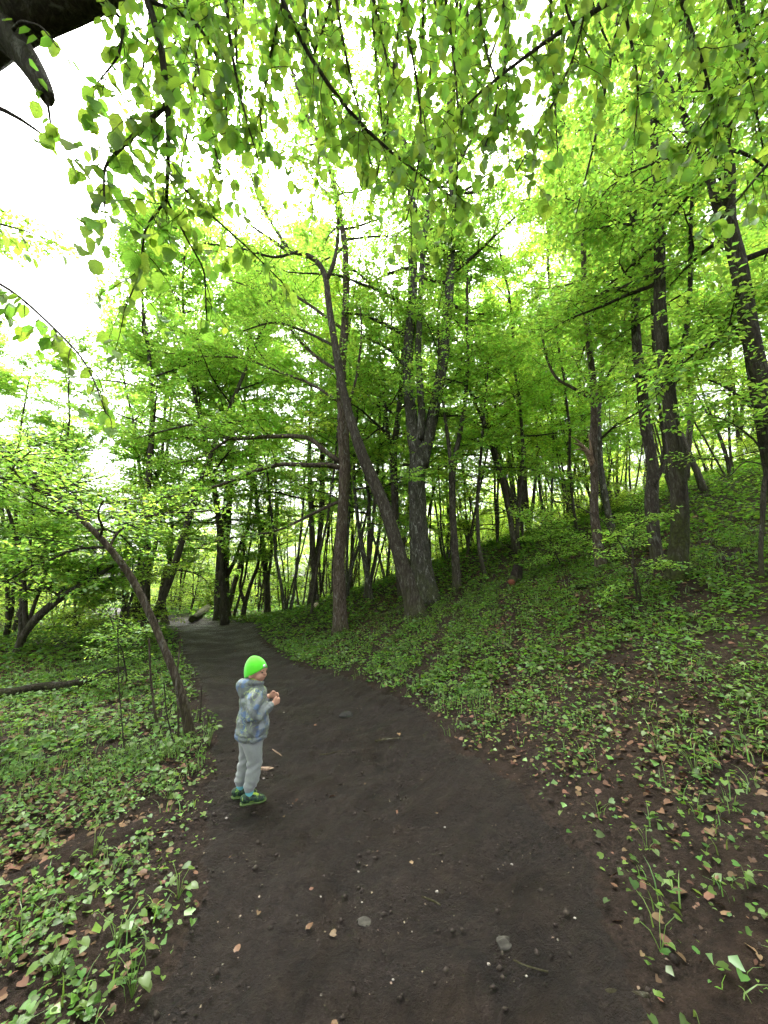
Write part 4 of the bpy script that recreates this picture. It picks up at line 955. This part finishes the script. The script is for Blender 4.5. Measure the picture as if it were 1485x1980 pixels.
def lump_obj(name, label, cat, px, py, size, mat, seed, group=None, flat=.6, ico=3, rough=.25, sink=.25):
    gq = np.random.default_rng(seed); b = ground_hit(px, py); bm = bmesh.new(); bmesh.ops.create_icosphere(bm, subdivisions=ico, radius=1)
    V = np.array([v.co[:] for v in bm.verts]); w = np.zeros(len(V))
    for _ in range(9):
        d = unit(gq.normal(0, 1, 3)); w += np.sin(V @ d * gq.uniform(2, 7) + gq.uniform(0, 6)) / 5
    V = V * (1 + rough * w)[:, None] * np.asarray(size) / 2
    F = np.array([[v.index for v in f.verts] for f in bm.faces]); bm.free()
    q = Geo(); q.add(V + b + [0, 0, size[2] * (.5 - sink)], F); return tag(q.obj(name, M[mat], None, True, b), label, cat, group)
lump_obj('mud_clod', 'dark clod of dung lying on the path right of the child', 'clod', 668, 1386, (.17, .12, .07), 'clod', 1, rough=.5)
lump_obj('wood_chip', 'pale splintered wood chip on the path beside the child', 'wood chip', 510, 1487, (.16, .05, .018), 'torn', 2, rough=.4)
lump_obj('stone', 'flat muddy stone half sunk in the mud, lower right', 'stone', 975, 1828, (.07, .055, .03), 'stone', 3, rough=.4)
lump_obj('stone', 'flat grey-green stone worn into the path middle', 'stone', 705, 1782, (.08, .055, .008), 'stone', 4, sink=.45)
for i, (px, py, s) in enumerate(((1143, 1924, .016), (1203, 1842, .013), (1125, 1932, .009), (845, 1725, .015), (1140, 1790, .011), (1112, 1776, .01), (693, 1686, .011), (549, 1378, .022), (438, 1583, .016), (780, 1657, .01), (990, 1672, .012), (945, 1865, .011),
                                  (760, 1895, .009), (1018, 1888, .009), (510, 1506, .018), (620, 1735, .01), (1172, 1815, .01), (1045, 1790, .012), (700, 1745, .009), (860, 1600, .013), (1230, 1870, .01))):
    lump_obj('pebble', 'tiny pale pebble on the dark mud path', 'pebble', px, py, (s * 1.2, s, s * .7), 'pebble', 50 + i, 'pale pebbles on the path', ico=2)
# rotten stump with a rust-red broken end
sb = ground_hit(995, 1128); sr = empty('rotten_stump', sb); tag(sr, 'rotten dark stump with a rust-red broken root, on the slope', 'stump')
q = Geo(); tube(q, resample(np.array([sb + [0, 0, -.1], sb + [.03, 0, .2], sb + [.12, .1, .42]]), 8), np.linspace(.17, .10, 8), 14, True, .35, 5, .9, ridge=.12); q.obj('stump_body', M['bark_dead'], sr, True, sb)
q = Geo(); tube(q, resample(np.array([sb + [-.05, -.05, .1], sb + [-.16, -.28, .02]]), 6), np.linspace(.10, .09, 6), 10, True, .1, 6); q.obj('root', M['bark_moss'], sr, True, sb)
k_ = plain('rust_red_wood', (.12, .035, .018), .8); q = Geo(); tube(q, np.array([sb + [-.16, -.28, .02], sb + [-.17, -.30, .018], sb + [-.175, -.31, .016]]), np.array([.088, .08, .05]), 10, True, .2, 7); q.obj('broken_end', k_, sr, True, sb)
# sawn log end beside the pale twin tree
lb = ground_hit(612, 1176); lr = empty('sawn_log', lb); tag(lr, 'short sawn log showing its cream cut end, left of the brown flaking trunk', 'log')
q = Geo(); tube(q, np.array([lb + [0, -.02, .12], lb + [-.1, .5, .12], lb + [-.2, 1.1, .12]]), np.array([.12, .12, .11]), 12, True, .05, 8); q.obj('log_body', M['bark'], lr, True, lb)
q = Geo(); tube(q, np.array([lb + [0, -.022, .12], lb + [.004, -.045, .12]]), np.array([.105, .1]), 14, True); q.obj('cut_end', plain('cream_cut_wood', (.45, .36, .25), .7), lr, True, lb)

# ------------------------------------------------------------------ the child
def etube(geo, pts, ra, rb, ref=(1, 0, 0), sides=20, X_=None):
    pts = np.asarray(pts, float); n = len(pts); T = unit(np.gradient(pts, axis=0)); ref = np.asarray(ref, float)
    A = unit(ref[None] - T * (T @ ref)[:, None]); B = np.cross(T, A); th = np.arange(sides) * 2 * np.pi / sides
    V = pts[:, None] + np.asarray(ra)[:, None, None] * np.cos(th)[None, :, None] * A[:, None] + np.asarray(rb)[:, None, None] * np.sin(th)[None, :, None] * B[:, None]
    V = np.vstack([V.reshape(-1, 3), pts[:1] - T[:1] * np.asarray(ra)[0] * .3, pts[-1:] + T[-1:] * np.asarray(ra)[-1] * .3])
    i = np.arange(n - 1)[:, None] * sides; j = np.arange(sides)[None]; j2 = (j + 1) % sides
    F = np.stack([i + j, i + j2, i + sides + j2, i + sides + j], -1).reshape(-1, 4)
    t = [((k + 1) % sides, k, n * sides) for k in range(sides)] + [((n - 1) * sides + k, (n - 1) * sides + (k + 1) % sides, n * sides + 1) for k in range(sides)]
    if X_ is not None: V = X_(V)
    geo.add(V, F, t)
def ell(geo, c, r, X_=None, n=18, rot=None):
    u = np.linspace(0, np.pi, n // 2 + 1); 
    pts = np.array([[0, 0, -math.cos(a)] for a in u]); rr = np.sin(u); rr[0] = rr[-1] = 1e-3
    V = []; th = np.arange(n) * 2 * np.pi / n
    for k in range(len(u)):
        for a in th: V.append((rr[k] * math.cos(a), rr[k] * math.sin(a), pts[k, 2]))
    V = np.array(V) * r
    if rot is not None: V = V @ np.array(rot.to_3x3()).T
    V = V + c
    if X_ is not None: V = X_(V)
    i = np.arange(len(u) - 1)[:, None] * n; j = np.arange(n)[None]; j2 = (j + 1) % n
    F = np.stack([i + j, i + j2, i + n + j2, i + n + j], -1).reshape(-1, 4)
    geo.add(V, F, [tuple(range(n))[:3]])
def fused(geo, name, mat, parent, voxel, smooth=4, disp=None):
    me = geo.mesh(name + '_src', [], True); o = bpy.data.objects.new(name + '_src', me); COL.objects.link(o)
    m = o.modifiers.new('r', 'REMESH'); m.mode = 'VOXEL'; m.voxel_size = voxel; m.use_smooth_shade = True
    s = o.modifiers.new('s', 'SMOOTH'); s.iterations = smooth; s.factor = .5
    dg = bpy.context.evaluated_depsgraph_get(); out = bpy.data.meshes.new_from_object(o.evaluated_get(dg)); out.name = name
    bpy.data.objects.remove(o); bpy.data.meshes.remove(me)
    if disp is not None:
        n = len(out.vertices); co = np.empty(n * 3, np.float32); out.vertices.foreach_get('co', co); nn = np.empty(n * 3, np.float32); out.vertices.foreach_get('normal', nn)
        co = co.reshape(-1, 3); co = co + nn.reshape(-1, 3) * disp(co)[:, None]; out.vertices.foreach_set('co', co.astype(np.float32).ravel())
    out.polygons.foreach_set('use_smooth', np.ones(len(out.polygons), bool)); out.update()
    out.materials.clear(); out.materials.append(mat)
    o = bpy.data.objects.new(name, out); return link(o, parent)
def rotz(a, c):
    ca, sa = math.cos(a), math.sin(a); c = np.asarray(c, float)
    def f(V):
        V = np.asarray(V, float) - c; return np.stack([V[:, 0] * ca - V[:, 1] * sa, V[:, 0] * sa + V[:, 1] * ca, V[:, 2]], 1) + c
    return f
cb = ground_hit(481, 1546); 
person = empty('person', (cb[0], cb[1], H(cb[0], cb[1]) - .004)); tag(person, 'small child in lime green beanie and patterned grey-blue jacket standing on the path', 'person')
person.rotation_euler = (0, 0, R(24)); person.scale = (.94, .94, .94)
HX = rotz(R(-38), (0, 0, .9))
k = NT('skin'); ob = k.coords('Object'); k.principled(k.mix(k.noise(ob, 14, 3), (.46, .25, .18), (.56, .31, .23)), .55, None, .35); M['skin'] = k.m
bd = Geo()
ell(bd, (0, 0, .975), (.086, .072, .092), HX); ell(bd, (.022, 0, .923), (.058, .054, .052), HX); ell(bd, (.046, 0, .900), (.024, .026, .018), HX)
ell(bd, (.082, 0, .944), (.016, .0105, .012), HX); ell(bd, (.078, 0, .957), (.010, .0075, .018), HX); ell(bd, (.071, 0, .917), (.011, .018, .008), HX)
for s in (-1, 1):
    ell(bd, (.048, s * .034, .930), (.030, .022, .026), HX); ell(bd, (-.008, s * .073, .942), (.018, .010, .026), HX); ell(bd, (.070, s * .03, .975), (.012, .022, .008), HX)
etube(bd, [(-.012, 0, .80), (-.008, 0, .86), (.0, 0, .92)], [.044, .040, .040], [.046, .042, .042])
etube(bd, [(0, 0, .44), (0, 0, .52), (0, 0, .66), (0, 0, .76), (0, 0, .83)], [.08, .082, .078, .075, .05], [.10, .10, .10, .11, .07])
ARM = {}
for s in (-1, 1):
    wr = np.array([.128, s * .085, .712 + (.02 if s > 0 else 0)]); ARM[s] = wr
    etube(bd, [(0, s * .10, .80), (-.02, s * .150, .72), (-.015, s * .155, .655), (.06, s * .125, .68), wr], [.035, .033, .030, .026, .021], [.035, .033, .030, .026, .021], (0, 1, .2))
    # hand: palm, four fingers closing on the other hand, thumb
    fw = unit(np.array([.85, -s * .5, .15])); side = unit(np.cross(fw, [0, 0, 1.])); upv = np.cross(side, fw)
    pc = wr + fw * .034
    etube(bd, [wr - fw * .012, wr + fw * .012, pc, pc + fw * .022], [.016, .021, .025, .022], [.014, .013, .013, .011], upv)
    for i, (o_, l_) in enumerate(((.017, .040), (.006, .045), (-.006, .042), (-.017, .033))):
        b0 = pc + fw * .014 + upv * o_; cur = -side * s * -.5
        p1 = b0 + fw * l_ * .5; p2 = p1 + unit(fw * .7 + np.array([0, -s * .7, 0])) * l_ * .38; p3 = p2 + unit(fw * .1 + np.array([0, -s * .9, -.25])) * l_ * .3
        etube(bd, [b0, p1, p2, p3], [.0078, .0074, .0068, .0058], [.0078, .0074, .0068, .0058], upv, 10)
    tb = wr + fw * .02 + upv * .018
    etube(bd, [tb, tb + unit(fw + upv * .9) * .022, tb + unit(fw * 1.2 + upv * .5 + np.array([0, -s * .5, 0])) * .045], [.010, .009, .007], [.010, .009, .007], side, 10)
    xs = -.004 if s < 0 else -.05
    etube(bd, [(0, s * .055, .47), (.012 + xs, s * .058, .26), (-.010 + xs, s * .063, .10), (-.010 + xs, s * .063, .05)], [.055, .032, .022, .021], [.05, .032, .022, .021])
    etube(bd, [(-.045 + xs, s * .062, .04), (xs, s * .062, .045), (.06 + xs, s * .064, .035), (.085 + xs, s * .066, .03)], [.02, .022, .018, .008], [.018, .02, .02, .012], (0, 0, 1))
fused(bd, 'body', M['skin'], person, .0042, 3)
# face details
eye_m = plain('eye', (.02, .015, .012), .15, .5)
for s in (-1, 1):
    q = Geo(); ell(q, (.0735, s * .030, .9595), (.0075, .0115, .0055), HX, 10); q.obj('eye', eye_m, person)
    q = Geo(); etube(q, HX(np.array([(.080, s * .014, .9735), (.079, s * .03, .9765), (.069, s * .046, .974)])), [.0022] * 3, [.003] * 3, (0, 0, 1), 6); q.obj('eyebrow', plain('brow', (.10, .065, .045), .8), person)
q = Geo(); ell(q, (.0795, 0, .9155), (.006, .015, .0032), HX, 10); q.obj('lips', plain('lip', (.36, .13, .11), .5), person)
# beanie
def knit():
    k = NT('lime_knit'); ob = k.coords('Object'); n = k.noise(ob, 90, 3)
    w = k.n('ShaderNodeTexWave', _wave_type='BANDS', _bands_direction='Z'); w.inputs['Scale'].default_value = 60; w.inputs['Distortion'].default_value = .6; k.ln(ob, w.inputs['Vector'])
    k.principled(k.mix(n, (.075, .60, .018), (.12, .72, .035)), .9, k.bump(k.math('ADD', w.outputs['Fac'], n), .25, .003), .15, .4); return k.m
q = Geo(); V = []; nr, ns = 16, 36
for i in range(nr + 1):
    f = i / nr
    for j in range(ns):
        a = j * 2 * math.pi / ns; ca, sa = math.cos(a), math.sin(a)
        zr = .944 + .046 * ca + .004 * math.cos(2 * a); zt = 1.082
        z = zr + (zt - zr) * math.sin(f * math.pi / 2); e = max(0, 1 - max(0, (z - .955) / (zt - .955)) ** 2.1) ** .5
        if z < .955: e = 1 - .12 * ((.955 - z) / .06) ** 2
        bulge = 1.0 + (.02 * math.sin(5 * a + 3 * f * 2) * (1 - f)) + (.015 if i == 1 else 0)
        V.append(((.096 * e * ca) * bulge - .004 - .028 * f ** 2, .084 * e * sa * bulge, z + .006 * ca * 0))
V = HX(np.array(V)); F = [(i * ns + j, i * ns + (j + 1) % ns, (i + 1) * ns + (j + 1) % ns, (i + 1) * ns + j) for i in range(nr) for j in range(ns)]
q.add(V, F); beanie = q.obj('beanie', knit(), person)
sm_ = beanie.modifiers.new('thick', 'SOLIDIFY'); sm_.thickness = .006; sm_.offset = -1
q = Geo(); pv = []
for (yy, zz) in ((-.028, 1.000), (-.006, 1.003), (-.006, 1.021), (-.028, 1.018)):
    xx = .094 * math.sqrt(max(0, 1 - (yy / .084) ** 2)) * (1 - max(0, (zz - .955) / .127) ** 2.1) ** .5 + .001; pv += [(xx, yy, zz), (xx - .004, yy, zz)]
q.add(HX(np.array(pv)), [(0, 2, 4, 6), (1, 7, 5, 3), (0, 1, 3, 2), (2, 3, 5, 4), (4, 5, 7, 6), (6, 7, 1, 0)]); q.obj('logo_patch', plain('white_patch', (.75, .78, .75), .6), beanie, False)
# jacket
def jacket_mat():
    k = NT('patterned_jacket'); ob = k.coords('Object')
    a = k.noise(ob, 9, 2, .5, .6); b = k.noise(k.mapping(ob, (1, 1, 1), (3, 1, 2)), 12, 2, .5, .9)
    base = k.mix(k.ramp(a, [(.55, (0, 0, 0)), (.58, (1, 1, 1))]), (.15, .165, .18), (.10, .155, .29))
    base = k.mix(k.ramp(k.noise(k.mapping(ob, (1, 1, 1), (7, 5, 1)), 7, 2), [(.58, (0, 0, 0)), (.61, (1, 1, 1))]), base, (.26, .29, .32))
    line = k.ramp(k.math('ABSOLUTE', k.math('SUBTRACT', b, .5)), [(.010, (1, 1, 1)), (.022, (0, 0, 0))])
    msk = k.ramp(k.noise(k.mapping(ob, (1, 1, 1), (9, 2, 4)), 5, 1), [(.42, (0, 0, 0)), (.52, (1, 1, 1))])
    base = k.mix(k.math('MULTIPLY', line, msk), base, (.36, .43, .22))
    fine = k.ramp(k.math('ABSOLUTE', k.math('SUBTRACT', k.noise(ob, 34, 1, .5, 1.2), .5)), [(.008, (1, 1, 1)), (.025, (0, 0, 0))])
    base = k.mix(k.math('MULTIPLY', fine, .35), base, (.32, .38, .26))
    k.principled(base, .6, k.bump(k.noise(ob, 26, 5, .6), .8, .02), .3, .1); return k.m
JM = jacket_mat()
jk = Geo()
etube(jk, [(-.005, 0, .455), (-.005, 0, .475), (-.004, 0, .53), (-.002, 0, .62), (-.004, 0, .70), (-.006, 0, .77), (-.008, 0, .82), (-.008, 0, .855), (-.005, 0, .875)], [.118, .128, .130, .120, .112, .105, .092, .070, .058], [.136, .146, .148, .140, .138, .136, .120, .080, .062], sides=28)
for s in (-1, 1):
    wr = ARM[s]
    etube(jk, [(-.006, s * .095, .815), (-.018, s * .135, .775), (-.028, s * .163, .715), (-.022, s * .168, .660), (.01, s * .155, .650), (.055, s * .130, .676), (.095, s * .105, .698), wr + [-.008, 0, -.004]], [.052, .058, .056, .053, .050, .046, .041, .033], [.052, .058, .056, .053, .050, .046, .041, .033], (0, 1, .2), 18)
def jfold(c):
    z, x, y = c[:, 2], c[:, 0], c[:, 1]
    d = .006 * np.sin(46 * z + 9 * y + 5 * np.sin(14 * x + 3)) * (.4 + .6 * np.sin(21 * y + 8 * x + 2) ** 2) + .003 * np.sin(80 * (z + x) + 6 * np.sin(20 * y))
    hem = np.exp(-((z - .497) / .006) ** 2); return d - .008 * hem * (np.abs(y) < .16)
jacket = fused(jk, 'jacket', JM, person, .006, 5, jfold)
hd = Geo()
ell(hd, (-.088, 0, .838), (.058, .092, .082), None, 20, Matrix.Rotation(R(-18), 4, 'Y')); ell(hd, (-.060, 0, .885), (.045, .078, .034), None, 20, Matrix.Rotation(R(28), 4, 'Y'))
th = np.linspace(.35, 2 * math.pi - .35, 22); ring = np.stack([.056 * np.cos(th) - .004, .066 * np.sin(th), .880 + .012 * -np.cos(th)], 1)
etube(hd, ring, np.full(22, .020), np.full(22, .016), (0, 0, 1), 10)
hood = fused(hd, 'hood', JM, jacket, .006, 4, lambda c: .004 * np.sin(60 * c[:, 2] + 25 * c[:, 1]) + .003 * np.sin(50 * c[:, 1] + 30 * c[:, 0]))
q = Geo(); th = np.linspace(.5, 2 * math.pi - .5, 20); ring = np.stack([.046 * np.cos(th) - .002, .055 * np.sin(th), .897 + .012 * -np.cos(th)], 1)
etube(q, ring, np.full(20, .010), np.full(20, .007), (0, 0, 1), 8); q.obj('hood_lining', plain('lime_lining', (.36, .52, .08), .8, nz=.2), hood)
# trousers
k = NT('grey_sweatpants'); ob = k.coords('Object'); n_ = k.noise(ob, 120, 3); k.principled(k.mix(n_, (.20, .21, .215), (.29, .305, .31)), .92, k.bump(n_, .3, .003), .15, .4); PM = k.m
tr = Geo()
etube(tr, [(-.004, 0, .42), (-.004, 0, .46), (-.002, 0, .53)], [.088, .098, .095], [.115, .122, .115])
for s in (-1, 1):
    xs = .006 if s < 0 else -.05
    etube(tr, [(-.004 + xs * .2, s * .056, .47), (.002 + xs * .5, s * .062, .40), (.012 + xs * .85, s * .064, .31), (.016 + xs, s * .064, .25), (.002 + xs, s * .064, .18), (-.010 + xs, s * .064, .13), (-.012 + xs, s * .064, .115), (-.012 + xs, s * .064, .094)],
          [.078, .074, .060, .056, .055, .052, .045, .035], [.060, .061, .054, .051, .050, .047, .042, .033], sides=20)
def pfold(c):
    x, y, z = c[:, 0], c[:, 1], c[:, 2]
    low = np.exp(-((z - .15) / .05) ** 2); kn = np.exp(-((z - .27) / .05) ** 2)
    return (.0035 * low * np.sin(120 * z + 60 * x + 30 * y) * np.sin(40 * x + 25 * y + 1) + .005 * kn * np.sin(90 * z - 55 * x + 14 * y) + .003 * np.sin(40 * z + 30 * x + 9 * y)) - .004 * np.exp(-((z - .115) / .006) ** 2)
fused(tr, 'trousers', PM, person, .006, 4, pfold)
# socks and shoes
k = NT('trainer_upper'); ob = k.coords('Object'); n_ = k.noise(ob, 38, 2, .5, .8); k.principled(k.ramp(n_, [(.42, (.012, .018, .016)), (.48, (.03, .085, .045)), (.54, (.018, .03, .026)), (.64, (.18, .30, .06))]), .6, None, .3); SH = k.m
for s in (-1, 1):
    xs, y0 = (-.006, s * .064) if s < 0 else (-.062, s * .064)
    q = Geo(); etube(q, [(xs, y0, .045), (xs, y0, .08), (xs, y0, .112)], [.030, .031, .033], [.028, .028, .030]); q.obj('sock', plain('teal_sock', (.14, .42, .50), .9, nz=.3), person)
    q = Geo()
    etube(q, [(xs - .058, y0, .040), (xs - .045, y0, .044), (xs - .01, y0, .048), (xs + .03, y0, .044), (xs + .07, y0 + s * .002, .036), (xs + .105, y0 + s * .003, .030), (xs + .122, y0 + s * .003, .026)], [.022, .032, .036, .032, .024, .018, .010], [.018, .030, .033, .035, .038, .034, .018], (0, 0, 1), 20)
    shoe = fused(q, 'shoe', SH, person, .004, 3)
    q = Geo(); etube(q, [(xs - .064, y0, .012), (xs - .05, y0, .012), (xs - .01, y0, .011), (xs + .03, y0, .011), (xs + .07, y0 + s * .002, .011), (xs + .108, y0 + s * .003, .014), (xs + .130, y0 + s * .003, .018)], [.010, .012, .011, .010, .010, .010, .007], [.018, .029, .029, .031, .036, .032, .015], (0, 0, 1), 16)
    q.obj('sole', plain('lime_sole', (.10, .155, .05), .7), shoe)
    q = Geo(); etube(q, [(xs + .012, y0, .088), (xs + .020, y0, .076), (xs + .045, y0, .066), (xs + .07, y0, .058)], [.006, .006, .006, .004], [.022, .02, .018, .015], (0, 0, 1), 10); q.obj('laces', plain('lime_lace', (.40, .55, .08), .7), shoe)
